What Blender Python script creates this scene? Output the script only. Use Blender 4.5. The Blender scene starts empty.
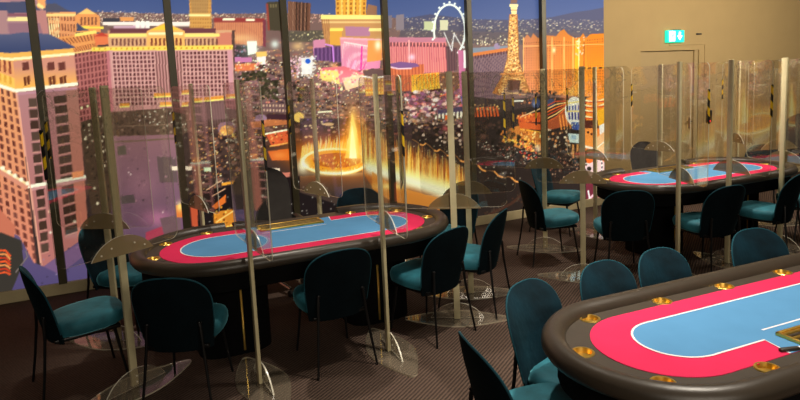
import bpy, bmesh, math, random
import numpy as np
from math import pi, sin, cos, radians, degrees, sqrt, atan2, hypot
from mathutils import Vector, Matrix

random.seed(7)
SC = bpy.context.scene
COL = SC.collection
WALL_Y = 6.66
MURAL_X1 = 6.33

# ------------------------------------------------------------------ camera
CAM_H = 1.95
YAW = radians(24.6)
PITCH = .1221
ROLL = .0455
FPX = 600.0
PPY = 153.8


def cam_axes():
    f0 = np.array([sin(YAW) * cos(PITCH), cos(YAW) * cos(PITCH), -sin(PITCH)])
    r0 = np.array([cos(YAW), -sin(YAW), 0.])
    u0 = np.cross(r0, f0)
    r = cos(ROLL) * r0 - sin(ROLL) * u0
    u = cos(ROLL) * u0 + sin(ROLL) * r0
    return r, u, f0


CR, CU, CF = cam_axes()
cd = bpy.data.cameras.new('camera')
cam = bpy.data.objects.new('camera', cd)
COL.objects.link(cam)
cam.matrix_world = Matrix(((CR[0], CU[0], -CF[0], 0), (CR[1], CU[1], -CF[1], 0),
                           (CR[2], CU[2], -CF[2], CAM_H), (0, 0, 0, 1)))
cd.sensor_fit = 'HORIZONTAL'
cd.sensor_width = 36
cd.lens = 36 * FPX / 800
cd.shift_y = (PPY - 200) / 800
cd.clip_start = .05
SC.camera = cam
SC.view_settings.view_transform = 'Standard'
SC.view_settings.look = 'None'
SC.view_settings.exposure = 0
SC.view_settings.gamma = 1
SC.view_settings.use_curve_mapping = False
try:
    SC.cycles.use_denoising = True
    SC.cycles.transparent_max_bounces = 40
    SC.cycles.max_bounces = 10
    SC.cycles.sample_clamp_indirect = 6
except Exception:
    pass


# ------------------------------------------------------------------ materials
def lin(c):
    c = np.asarray(c, float) / 255.
    return np.where(c <= .04045, c / 12.92, ((c + .055) / 1.055) ** 2.4)


def rgba(c):
    l = lin(c)
    return (float(l[0]), float(l[1]), float(l[2]), 1.)


def newmat(name):
    m = bpy.data.materials.new(name)
    m.use_nodes = True
    nt = m.node_tree
    return m, nt, nt.nodes['Principled BSDF'], nt.nodes['Material Output']


def simple(name, c, rough=.5, metal=0., var=.12, scale=12., bump=0., bscale=200., coat=0., sheen=0., sheen_c=None, spec=None):
    """Principled with a little procedural colour variation and optional bump."""
    m, nt, b, out = newmat(name)
    b.inputs['Roughness'].default_value = rough
    b.inputs['Metallic'].default_value = metal
    tc = nt.nodes.new('ShaderNodeTexCoord')
    if var:
        n = nt.nodes.new('ShaderNodeTexNoise')
        n.inputs['Scale'].default_value = scale
        n.inputs['Detail'].default_value = 4
        nt.links.new(tc.outputs['Object'], n.inputs['Vector'])
        r = nt.nodes.new('ShaderNodeMapRange')
        r.inputs[1].default_value = .3
        r.inputs[2].default_value = .7
        r.inputs[3].default_value = 1 - var
        r.inputs[4].default_value = 1 + var
        nt.links.new(n.outputs[0], r.inputs[0])
        mx = nt.nodes.new('ShaderNodeVectorMath')
        mx.operation = 'SCALE'
        mx.inputs[0].default_value = rgba(c)[:3]
        nt.links.new(r.outputs[0], mx.inputs['Scale'])
        nt.links.new(mx.outputs[0], b.inputs['Base Color'])
    else:
        b.inputs['Base Color'].default_value = rgba(c)
    if bump:
        n2 = nt.nodes.new('ShaderNodeTexNoise')
        n2.inputs['Scale'].default_value = bscale
        n2.inputs['Detail'].default_value = 3
        nt.links.new(tc.outputs['Object'], n2.inputs['Vector'])
        bp = nt.nodes.new('ShaderNodeBump')
        bp.inputs['Strength'].default_value = bump
        bp.inputs['Distance'].default_value = .01
        nt.links.new(n2.outputs[0], bp.inputs['Height'])
        nt.links.new(bp.outputs[0], b.inputs['Normal'])
    if coat:
        b.inputs['Coat Weight'].default_value = coat
    if spec is not None:
        b.inputs['Specular IOR Level'].default_value = spec
    if sheen:
        b.inputs['Sheen Weight'].default_value = sheen
        b.inputs['Sheen Roughness'].default_value = .35
        b.inputs['Sheen Tint'].default_value = rgba(sheen_c or c)
    return m


def acrylic(name, tint, haze=.03, scuff=0., refl=1.6, hazec=(200, 190, 160)):
    """Clear sheet: tinted see-through + Fresnel mirror + faint haze and scuffs."""
    m, nt, b, out = newmat(name)
    nt.nodes.remove(b)
    tr = nt.nodes.new('ShaderNodeBsdfTransparent')
    tr.inputs[0].default_value = (*tint, 1)
    gl = nt.nodes.new('ShaderNodeBsdfGlossy')
    gl.inputs['Roughness'].default_value = .015
    df = nt.nodes.new('ShaderNodeBsdfDiffuse')
    df.inputs[0].default_value = rgba(hazec)
    m1 = nt.nodes.new('ShaderNodeMixShader')
    nt.links.new(tr.outputs[0], m1.inputs[1])
    nt.links.new(df.outputs[0], m1.inputs[2])
    if scuff:
        tc = nt.nodes.new('ShaderNodeTexCoord')
        n = nt.nodes.new('ShaderNodeTexNoise')
        n.inputs['Scale'].default_value = 5
        n.inputs['Detail'].default_value = 3
        n.inputs['Distortion'].default_value = 1.5
        nt.links.new(tc.outputs['Object'], n.inputs['Vector'])
        s = nt.nodes.new('ShaderNodeMath')
        s.operation = 'SUBTRACT'
        s.inputs[1].default_value = .5
        nt.links.new(n.outputs[0], s.inputs[0])
        a = nt.nodes.new('ShaderNodeMath')
        a.operation = 'ABSOLUTE'
        nt.links.new(s.outputs[0], a.inputs[0])
        r = nt.nodes.new('ShaderNodeMapRange')
        r.inputs[1].default_value = 0
        r.inputs[2].default_value = .012
        r.inputs[3].default_value = scuff
        r.inputs[4].default_value = 0
        nt.links.new(a.outputs[0], r.inputs[0])
        # scuffs gather in the upper third of the sheet
        sx = nt.nodes.new('ShaderNodeSeparateXYZ')
        nt.links.new(tc.outputs['Object'], sx.inputs[0])
        r2 = nt.nodes.new('ShaderNodeMapRange')
        r2.inputs[1].default_value = 1.55
        r2.inputs[2].default_value = 1.9
        nt.links.new(sx.outputs[2], r2.inputs[0])
        mu = nt.nodes.new('ShaderNodeMath')
        mu.operation = 'MULTIPLY_ADD'
        nt.links.new(r.outputs[0], mu.inputs[0])
        nt.links.new(r2.outputs[0], mu.inputs[1])
        mu.inputs[2].default_value = haze
        nt.links.new(mu.outputs[0], m1.inputs[0])
    else:
        m1.inputs[0].default_value = haze
    # Schlick reflectance of a sheet, the same from both faces
    ge = nt.nodes.new('ShaderNodeNewGeometry')
    dt = nt.nodes.new('ShaderNodeVectorMath')
    dt.operation = 'DOT_PRODUCT'
    nt.links.new(ge.outputs['Normal'], dt.inputs[0])
    nt.links.new(ge.outputs['Incoming'], dt.inputs[1])
    ab = nt.nodes.new('ShaderNodeMath')
    ab.operation = 'ABSOLUTE'
    nt.links.new(dt.outputs['Value'], ab.inputs[0])
    iv = nt.nodes.new('ShaderNodeMath')
    iv.operation = 'SUBTRACT'
    iv.use_clamp = True
    iv.inputs[0].default_value = 1
    nt.links.new(ab.outputs[0], iv.inputs[1])
    p5 = nt.nodes.new('ShaderNodeMath')
    p5.operation = 'POWER'
    p5.inputs[1].default_value = 5
    nt.links.new(iv.outputs[0], p5.inputs[0])
    f0 = ((refl - 1) / (refl + 1)) ** 2
    fr = nt.nodes.new('ShaderNodeMath')
    fr.operation = 'MULTIPLY_ADD'
    fr.inputs[1].default_value = 1 - f0
    fr.inputs[2].default_value = f0
    nt.links.new(p5.outputs[0], fr.inputs[0])
    m2 = nt.nodes.new('ShaderNodeMixShader')
    nt.links.new(fr.outputs[0], m2.inputs[0])
    nt.links.new(m1.outputs[0], m2.inputs[1])
    nt.links.new(gl.outputs[0], m2.inputs[2])
    nt.links.new(m2.outputs[0], out.inputs[0])
    return m


def emitter(name, c, s):
    m, nt, b, out = newmat(name)
    b.inputs['Base Color'].default_value = rgba(c)
    b.inputs['Emission Color'].default_value = rgba(c)
    b.inputs['Emission Strength'].default_value = s
    return m


M = {}
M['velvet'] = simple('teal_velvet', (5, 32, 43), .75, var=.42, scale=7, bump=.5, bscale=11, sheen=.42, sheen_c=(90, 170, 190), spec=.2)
M['velvet_shaded'] = simple('shaded_teal_velvet', (5, 17, 22), .85, var=.2, scale=9, sheen=.07, sheen_c=(60, 120, 135), spec=.1)  # same velvet darkened: shade on the outer backs put into the colour
M['lit_seat_velvet'] = simple('lit_seat_velvet', (38, 100, 114), .65, var=.45, scale=7, bump=.2, bscale=14, sheen=.8, sheen_c=(120, 200, 215), spec=.25)  # same velvet brightened: lamp light on the seats put into colour and sheen
M['piping'] = simple('piping_velvet', (20, 66, 78), .8, var=.1, sheen=.5, sheen_c=(90, 150, 160), spec=.2)
M['black_metal'] = simple('black_powder_coat', (14, 14, 15), .4, .3, var=.05)
M['black_cloth'] = simple('black_cloth', (10, 10, 11), .95, var=.1, bump=.2, bscale=400, spec=.1)
M['mesh'] = simple('charcoal_mesh', (64, 60, 58), .8, var=.1, bump=.4, bscale=350, spec=.2)
M['plastic'] = simple('black_plastic', (16, 16, 17), .45, var=.05)
M['leather'] = simple('brown_leather', (58, 50, 41), .38, var=.06, scale=30, bump=.08, bscale=220, spec=.45)
M['race'] = simple('brown_vinyl', (64, 56, 47), .5, var=.06, scale=20, bump=.05, bscale=160, spec=.35)
M['pink'] = simple('pink_felt', (214, 50, 90), .95, var=.05, scale=6, bump=.15, bscale=500, spec=.05)
M['blue'] = simple('blue_felt', (88, 142, 186), .95, var=.05, scale=5, bump=.15, bscale=500, spec=.05)
M['white_line'] = simple('white_print', (232, 226, 228), .9, var=.03, spec=.1)
M['brass'] = simple('brass', (238, 196, 96), .3, .9, var=.06)
M['dark_tray'] = simple('dark_tray', (52, 44, 34), .5, var=.1)
M['post'] = simple('satin_beige_bar', (214, 202, 160), .42, 0., var=.05, scale=20)
M['edge'] = simple('polished_acrylic_edge', (236, 230, 210), .25, var=.03)
M['sheet'] = acrylic('clear_sheet', (.985, .978, .962), .006, .40, 1.9)
M['moon'] = acrylic('smoky_sheet', (.66, .62, .55), .45, 0, 1.5, (206, 184, 140))
M['foot'] = acrylic('foot_sheet', (.95, .94, .92), .09, 0, 1.8, (224, 208, 182))
M['chrome'] = simple('steel', (190, 188, 182), .25, 1., var=.04)
M['wallpaint'] = simple('khaki_paint', (166, 142, 98), .8, var=.03, scale=3, bump=.04, bscale=90, spec=.2)
M['doorpaint'] = simple('khaki_door_paint', (160, 137, 94), .6, var=.02, scale=4)
M['baseb'] = simple('khaki_skirting', (204, 188, 146), .6, var=.05)
M['ceil'] = simple('dark_ceiling', (46, 42, 38), .9, var=.05)
M['darkwall'] = simple('brown_wall', (44, 38, 32), .85, var=.05, scale=3)
M['mullion'] = simple('black_olive_post', (84, 78, 54), .45, .1, var=.06, scale=6)


def tape_mat():
    m, nt, b, out = newmat('hazard_tape')
    tc = nt.nodes.new('ShaderNodeTexCoord')
    sx = nt.nodes.new('ShaderNodeSeparateXYZ')
    nt.links.new(tc.outputs['Object'], sx.inputs[0])
    ad = nt.nodes.new('ShaderNodeMath')
    ad.operation = 'ADD'
    nt.links.new(sx.outputs[0], ad.inputs[0])
    ad2 = nt.nodes.new('ShaderNodeMath')
    ad2.operation = 'ADD'
    nt.links.new(sx.outputs[2], ad2.inputs[0])
    nt.links.new(ad.outputs[0], ad2.inputs[1])
    nt.links.new(sx.outputs[1], ad.inputs[1])
    d = nt.nodes.new('ShaderNodeMath')
    d.operation = 'MULTIPLY'
    d.inputs[1].default_value = 1 / .135
    nt.links.new(ad2.outputs[0], d.inputs[0])
    f = nt.nodes.new('ShaderNodeMath')
    f.operation = 'FRACT'
    nt.links.new(d.outputs[0], f.inputs[0])
    g = nt.nodes.new('ShaderNodeMath')
    g.operation = 'GREATER_THAN'
    g.inputs[1].default_value = .5
    nt.links.new(f.outputs[0], g.inputs[0])
    mx = nt.nodes.new('ShaderNodeMix')
    mx.data_type = 'RGBA'
    nt.links.new(g.outputs[0], mx.inputs[0])
    mx.inputs[6].default_value = rgba((14, 13, 12))
    mx.inputs[7].default_value = rgba((244, 200, 20))
    nt.links.new(mx.outputs[2], b.inputs['Base Color'])
    b.inputs['Roughness'].default_value = .4
    return m


M['tape'] = tape_mat()


def carpet_mat():
    m, nt, b, out = newmat('ribbed_carpet')
    tc = nt.nodes.new('ShaderNodeTexCoord')
    mp = nt.nodes.new('ShaderNodeMapping')
    mp.inputs['Rotation'].default_value = (0, 0, radians(-35))
    nt.links.new(tc.outputs['Object'], mp.inputs[0])
    w = nt.nodes.new('ShaderNodeTexWave')
    w.wave_type = 'BANDS'
    w.bands_direction = 'Y'
    w.inputs['Scale'].default_value = 13.0
    w.inputs['Distortion'].default_value = .6
    w.inputs['Detail'].default_value = 2
    w.inputs['Detail Scale'].default_value = 4
    nt.links.new(mp.outputs[0], w.inputs[0])
    n = nt.nodes.new('ShaderNodeTexNoise')
    n.inputs['Scale'].default_value = 45
    n.inputs['Detail'].default_value = 5
    nt.links.new(tc.outputs['Object'], n.inputs['Vector'])
    ad = nt.nodes.new('ShaderNodeMath')
    ad.operation = 'MULTIPLY_ADD'
    nt.links.new(n.outputs[0], ad.inputs[0])
    ad.inputs[1].default_value = .9
    nt.links.new(w.outputs[1], ad.inputs[2])
    r = nt.nodes.new('ShaderNodeValToRGB')
    r.color_ramp.elements[0].position = .45
    r.color_ramp.elements[0].color = rgba((58, 48, 43))
    r.color_ramp.elements[1].position = 1.35
    r.color_ramp.elements[1].color = rgba((98, 80, 70))
    sc = nt.nodes.new('ShaderNodeMath')
    sc.operation = 'MULTIPLY'
    sc.inputs[1].default_value = .72
    nt.links.new(ad.outputs[0], sc.inputs[0])
    r.color_ramp.elements[0].position = .32
    r.color_ramp.elements[1].position = .97
    nt.links.new(sc.outputs[0], r.inputs[0])
    nt.links.new(r.outputs[0], b.inputs['Base Color'])
    b.inputs['Roughness'].default_value = .95
    b.inputs['Specular IOR Level'].default_value = .1
    bp = nt.nodes.new('ShaderNodeBump')
    bp.inputs['Strength'].default_value = .5
    bp.inputs['Distance'].default_value = .01
    nt.links.new(ad.outputs[0], bp.inputs['Height'])
    nt.links.new(bp.outputs[0], b.inputs['Normal'])
    return m


M['carpet'] = carpet_mat()


# ------------------------------------------------------------------ mesh helpers
def link(name, bm, mat, parent=None, smooth=True, recalc=True):
    me = bpy.data.meshes.new(name)
    if recalc:
        bmesh.ops.recalc_face_normals(bm, faces=bm.faces)
    bm.to_mesh(me)
    bm.free()
    o = bpy.data.objects.new(name, me)
    COL.objects.link(o)
    for mm in (mat if isinstance(mat, (list, tuple)) else [mat]):
        me.materials.append(mm)
    if smooth:
        for p in me.polygons:
            p.use_smooth = True
        try:
            me.set_sharp_from_angle(angle=radians(40))
        except Exception:
            pass
    if parent:
        o.parent = parent
    return o


def box(bm, x0, x1, y0, y1, z0, z1, bev=0.):
    r = bmesh.ops.create_cube(bm, size=1)
    for v in r['verts']:
        v.co = Vector(((x0 + x1) / 2 + v.co.x * (x1 - x0), (y0 + y1) / 2 + v.co.y * (y1 - y0), (z0 + z1) / 2 + v.co.z * (z1 - z0)))
    if bev:
        es = list({e for v in r['verts'] for e in v.link_edges})
        bmesh.ops.bevel(bm, geom=es, offset=bev, segments=2, affect='EDGES', profile=.5)
    return bm


def prism(bm, pts, z0, z1, mi_side=0):
    """vertical prism from a CCW outline of (x,y)"""
    lo = [bm.verts.new((x, y, z0)) for x, y in pts]
    hi = [bm.verts.new((x, y, z1)) for x, y in pts]
    bm.faces.new(hi)
    bm.faces.new(lo[::-1])
    n = len(pts)
    for i in range(n):
        f = bm.faces.new((lo[i], lo[(i + 1) % n], hi[(i + 1) % n], hi[i]))
        f.material_index = mi_side
    return bm


def upright(bm, pts, y0, y1, mi_side=0):
    """prism standing in the xz plane"""
    a = [bm.verts.new((x, y0, z)) for x, z in pts]
    b = [bm.verts.new((x, y1, z)) for x, z in pts]
    bm.faces.new(a)
    bm.faces.new(b[::-1])
    n = len(pts)
    for i in range(n):
        f = bm.faces.new((a[i], b[i], b[(i + 1) % n], a[(i + 1) % n]))
        f.material_index = mi_side
    return bm


def tube(bm, pts, r, seg=8, r1=None, closed=False):
    pts = [Vector(p) for p in pts]
    n = len(pts)
    rings = []
    prev = None
    for i, p in enumerate(pts):
        if closed:
            t = (pts[(i + 1) % n] - pts[i - 1]).normalized()
        else:
            t = (pts[min(i + 1, n - 1)] - pts[max(i - 1, 0)]).normalized()
        if prev is None:
            a = Vector((0, 0, 1)) if abs(t.z) < .9 else Vector((1, 0, 0))
        else:
            a = prev
        u = (a - t * a.dot(t)).normalized()
        prev = u
        v = t.cross(u)
        rr = r if r1 is None else r + (r1 - r) * i / (n - 1)
        rings.append([bm.verts.new(p + (u * cos(2 * pi * k / seg) + v * sin(2 * pi * k / seg)) * rr) for k in range(seg)])
    m = n if closed else n - 1
    for i in range(m):
        A, B = rings[i], rings[(i + 1) % n]
        for k in range(seg):
            bm.faces.new((A[k], A[(k + 1) % seg], B[(k + 1) % seg], B[k]))
    if not closed:
        bm.faces.new(rings[0][::-1])
        bm.faces.new(rings[-1])
    return bm


def lathe(bm, prof, cx=0, cy=0, seg=20, caps=True):
    rings = []
    for r, z in prof:
        rings.append([bm.verts.new((cx + r * cos(2 * pi * k / seg), cy + r * sin(2 * pi * k / seg), z)) for k in range(seg)])
    for A, B in zip(rings, rings[1:]):
        for k in range(seg):
            bm.faces.new((A[k], A[(k + 1) % seg], B[(k + 1) % seg], B[k]))
    if caps and prof[0][0] > 1e-6:
        bm.faces.new(rings[0][::-1])
    if caps and prof[-1][0] > 1e-6:
        bm.faces.new(rings[-1])
    bmesh.ops.remove_doubles(bm, verts=bm.verts, dist=1e-6)
    return bm


def BM():
    return bmesh.new()


def empty(name, loc, rz, label, cat, group=None):
    o = bpy.data.objects.new(name, None)
    COL.objects.link(o)
    o.location = loc
    o.rotation_euler = (0, 0, rz)
    o.empty_display_size = .1
    tag(o, label, cat, group)
    return o


def tag(o, label=None, cat=None, group=None, kind=None):
    if label:
        o['label'] = label
    if cat:
        o['category'] = cat
    if group:
        o['group'] = group
    if kind:
        o['kind'] = kind
    return o


def dup(root, loc, rz, label, group=None):
    r = root.copy()
    COL.objects.link(r)
    r.location = loc
    r.rotation_euler = (0, 0, rz)
    r['label'] = label
    if group:
        r['group'] = group
    for ch in list(root.children):
        c = ch.copy()
        COL.objects.link(c)
        c.parent = r
        for g in list(ch.children):
            d = g.copy()
            COL.objects.link(d)
            d.parent = c
    return r


def struct(name, bm, mat, smooth=False):
    o = link(name, bm, mat, None, smooth)
    o['kind'] = 'structure'
    return o


# ------------------------------------------------------------------ room shell
bm = BM(); box(bm, -4.2, 14.2, -3.2, 6.86, -.12, 0)
struct('floor', bm, M['carpet'])
bm = BM(); box(bm, -4.2, 14.2, -3.2, 6.86, 3.3, 3.42)
struct('ceiling', bm, M['ceil'])
# rear wall: the part behind the mural, and the khaki part with a door opening
DX0, DX1, DZ = 7.04, 8.28, 2.21
bm = BM()
box(bm, -4.2, MURAL_X1, WALL_Y + .05, WALL_Y + .2, 0, 3.3)
box(bm, MURAL_X1, DX0, WALL_Y, WALL_Y + .2, 0, 3.3)
box(bm, DX0, DX1, WALL_Y, WALL_Y + .2, DZ, 3.3)
box(bm, DX1, 14.2, WALL_Y, WALL_Y + .2, 0, 3.3)
struct('wall_rear', bm, M['wallpaint'])
bm = BM(); box(bm, -4.2, -4.05, -3.2, WALL_Y, 0, 3.3); struct('wall_left', bm, M['darkwall'])
bm = BM(); box(bm, 14.05, 14.2, -3.2, WALL_Y, 0, 3.3); struct('wall_right', bm, M['wallpaint'])
bm = BM(); box(bm, -4.2, 14.2, -3.2, -3.05, 0, 3.3); struct('wall_front', bm, M['darkwall'])
bm = BM(); box(bm, -4.05, MURAL_X1, WALL_Y - .035, WALL_Y + .05, 0, .115, .006)
struct('baseboard_rear', bm, M['baseb'])
bm = BM(); box(bm, MURAL_X1, DX0 - .07, WALL_Y - .02, WALL_Y, 0, .1, .004); box(bm, DX1 + .16, 14.05, WALL_Y - .02, WALL_Y, 0, .1, .004)
struct('baseboard_right', bm, M['baseb'])
# door, set back in its opening
bm = BM(); box(bm, DX0, DX1 - .08, WALL_Y + .045, WALL_Y + .09, 0.005, DZ - .01)
door = struct('door_1', bm, M['doorpaint'])
bm = BM(); box(bm, DX1 - .08, DX1, WALL_Y + .02, WALL_Y + .18, 0, DZ); box(bm, DX0, DX1 - .08, WALL_Y + .1, WALL_Y + .19, 0, DZ)
f = link('door_jamb', bm, M['doorpaint'], door, False)
# raised surround on the wall face (right side and top)
bm = BM()
box(bm, 7.62, DX1 + .15, WALL_Y - .010, WALL_Y, DZ + .075, DZ + .105, .004)
box(bm, DX1 + .115, DX1 + .15, WALL_Y - .010, WALL_Y, 0, DZ + .075, .004)
struct('trim_7', bm, M['wallpaint'])
bm = BM()
box(bm, 8.115, 8.145, WALL_Y + .035, WALL_Y + .045, .98, 1.16, .003)
tube(bm, [(8.13, WALL_Y + .045, 1.1), (8.13, WALL_Y - .005, 1.1), (8.03, WALL_Y - .01, 1.1)], .011, 8)
link('door_handle', bm, M['black_metal'], door)

# mullion posts in front of the mural
for i, x in enumerate((-1.85, -.68, .51, 1.70, 2.91, 4.06, 5.22)):
    bm = BM(); box(bm, x - .036, x + .036, WALL_Y - .075, WALL_Y - .005, .115, 3.3, .004)
    struct('trim_%d' % (i + 10), bm, M['mullion'])


# ------------------------------------------------------------------ the printed mural
def photo_to_wall(px, py):
    """point of the mural plane that a sight line of the survey photo meets (survey of the print)"""
    dx, dy = (px - 400) / FPX, (PPY - py) / FPX
    d = [CF[k] + CR[k] * dx + CU[k] * dy for k in range(3)]
    k = WALL_Y / d[1]
    return d[0] * k, CAM_H + d[2] * k


MX0, MX1, MZ0, MZ1 = -2.2, MURAL_X1, .115, 3.3
DEN, SS = 105, 2
NX, NZ = int((MX1 - MX0) * DEN), int((MZ1 - MZ0) * DEN)
CWX, CWZ = NX * SS, NZ * SS
cv = np.zeros((CWZ, CWX, 3), np.float32)
gx = MX0 + (np.arange(CWX) + .5) / (DEN * SS)
gz = MZ0 + (np.arange(CWZ) + .5) / (DEN * SS)
GX, GZ = np.meshgrid(gx, gz)
_d = np.stack([GX, np.full_like(GX, WALL_Y), GZ - CAM_H], -1)
_w = _d @ CF
PX = (400 + FPX * (_d @ CR) / _w).astype(np.float32)
PY = (PPY - FPX * (_d @ CU) / _w).astype(np.float32)
rng = np.random.default_rng(5)


def C(*c):
    return np.array(c, np.float32)


def region(pts):
    w = [photo_to_wall(*p) for p in pts]
    i0 = int(np.floor((min(q[0] for q in w) - MX0) * DEN * SS)) - 1
    i1 = int(np.ceil((max(q[0] for q in w) - MX0) * DEN * SS)) + 2
    j0 = int(np.floor((min(q[1] for q in w) - MZ0) * DEN * SS)) - 1
    j1 = int(np.ceil((max(q[1] for q in w) - MZ0) * DEN * SS)) + 2
    return max(i0, 0), min(i1, CWX), max(j0, 0), min(j1, CWZ)


def poly(pts, col, a=1., mode='n'):
    i0, i1, j0, j1 = region(pts)
    if i1 <= i0 or j1 <= j0:
        return
    X, Y = PX[j0:j1, i0:i1], PY[j0:j1, i0:i1]
    ins = np.zeros(X.shape, bool)
    n = len(pts)
    for k in range(n):
        x1, y1 = pts[k]
        x2, y2 = pts[(k + 1) % n]
        if y1 == y2:
            continue
        c = ((y1 > Y) != (y2 > Y)) & (X < (x2 - x1) * (Y - y1) / (y2 - y1) + x1)
        ins ^= c
    put(i0, i1, j0, j1, ins.astype(np.float32) * a, col, X, Y, mode)


def put(i0, i1, j0, j1, mask, col, X, Y, mode='n'):
    c = col(X, Y) if callable(col) else np.asarray(col, np.float32)
    s = cv[j0:j1, i0:i1]
    m = mask[..., None]
    if mode == 'n':
        s += (c - s) * m
    elif mode == 'add':
        s += c * m
    else:   # screen
        s += (255 - np.minimum(s, 255)) * (c / 255.) * m


def vgrad(y0, c0, y1, c1, slope=0.):
    c0, c1 = C(*c0), C(*c1)

    def f(X, Y):
        t = np.clip((Y - slope * X - y0) / (y1 - y0), 0, 1)[..., None]
        return c0 + (c1 - c0) * t
    return f


def line(pts, w, col, a=1.):
    for (x1, y1), (x2, y2) in zip(pts, pts[1:]):
        L = max(hypot(x2 - x1, y2 - y1), 1e-6)
        nx, ny = -(y2 - y1) / L * w / 2, (x2 - x1) / L * w / 2
        poly([(x1 + nx, y1 + ny), (x2 + nx, y2 + ny), (x2 - nx, y2 - ny), (x1 - nx, y1 - ny)], col, a)


def glow(x, y, rx, ry, col, a=1., mode='screen', p=2.):
    k = 2.2
    pts = [(x - rx * k, y - ry * k), (x + rx * k, y - ry * k), (x + rx * k, y + ry * k), (x - rx * k, y + ry * k)]
    i0, i1, j0, j1 = region(pts)
    if i1 <= i0 or j1 <= j0:
        return
    X, Y = PX[j0:j1, i0:i1], PY[j0:j1, i0:i1]
    m = np.exp(-(((X - x) / rx) ** 2 + ((Y - y) / ry) ** 2) ** (p / 2)) * a
    put(i0, i1, j0, j1, m.astype(np.float32), col, X, Y, mode)


def dot(x, y, r, col, a=1., ry=None):
    ry = ry or r
    i0, i1, j0, j1 = region([(x - r, y - ry), (x + r, y - ry), (x + r, y + ry), (x - r, y + ry)])
    if i1 <= i0 or j1 <= j0:
        return
    X, Y = PX[j0:j1, i0:i1], PY[j0:j1, i0:i1]
    m = ((((X - x) / r) ** 2 + ((Y - y) / ry) ** 2) < 1).astype(np.float32) * a
    put(i0, i1, j0, j1, m, col, X, Y)


def inside(p, pts):
    r = False
    n = len(pts)
    for k in range(n):
        x1, y1 = pts[k]
        x2, y2 = pts[(k + 1) % n]
        if (y1 > p[1]) != (y2 > p[1]) and p[0] < (x2 - x1) * (p[1] - y1) / (y2 - y1) + x1:
            r = not r
    return r


def scatter(pts, n, cols, r0=.4, r1=1.1, a0=.5, a1=1., asp=1.):
    xs, ys = [p[0] for p in pts], [p[1] for p in pts]
    k = 0
    for _ in range(n * 6):
        if k >= n:
            break
        p = (rng.uniform(min(xs), max(xs)), rng.uniform(min(ys), max(ys)))
        if inside(p, pts):
            k += 1
            r = rng.uniform(r0, r1)
            dot(p[0], p[1], r * asp, cols[rng.integers(len(cols))], rng.uniform(a0, a1), r)


def qp(q, u, v):
    (ax, ay), (bx, by), (cx, cy), (dx, dy) = q     # tl tr br bl
    tx, ty = ax + (bx - ax) * u, ay + (by - ay) * u
    ux, uy = dx + (cx - dx) * u, dy + (cy - dy) * u
    return tx + (ux - tx) * v, ty + (uy - ty) * v


def sub(q, u0, u1, v0, v1):
    return [qp(q, u0, v0), qp(q, u1, v0), qp(q, u1, v1), qp(q, u0, v1)]


def bld(q, base, nx=0, ny=0, wcol=(90, 50, 55), fx=.5, fy=.6, a=.85, jit=0, lit=0., litc=(255, 210, 140)):
    poly(q, base)
    for i in range(nx):
        for j in range(ny):
            u0, v0 = (i + (1 - fx) / 2) / nx, (j + (1 - fy) / 2) / ny
            c = np.array(wcol, float) + (rng.uniform(-jit, jit) if jit else 0)
            if lit and rng.random() < lit:
                c = np.array(litc, float)
            poly(sub(q, u0, u0 + fx / nx, v0, v0 + fy / ny), np.clip(c, 0, 255), a)


def stripes(q, n, col, f=.5, a=.8, jit=0):
    for i in range(n):
        c = np.clip(np.array(col, float) + (rng.uniform(-jit, jit) if jit else 0), 0, 255)
        poly(sub(q, (i + (1 - f) / 2) / n, (i + (1 + f) / 2) / n, 0, 1), c, a)


WARM = [(255, 225, 170), (255, 190, 110), (250, 150, 80), (255, 240, 220), (240, 130, 140), (255, 255, 240)]
CITY = [(240, 200, 160), (226, 150, 100), (206, 110, 96), (190, 130, 120), (186, 120, 150), (130, 90, 110), (170, 110, 90), (110, 80, 84)]
DARK = [(40, 30, 36), (58, 40, 46), (70, 50, 70), (30, 26, 30)]


def lamps(pts, n, cols, r0=.28, r1=.6, a0=.35, a1=.9, asp=1.4):
    scatter(pts, n, cols, r0, r1, a0, a1, asp)


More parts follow.
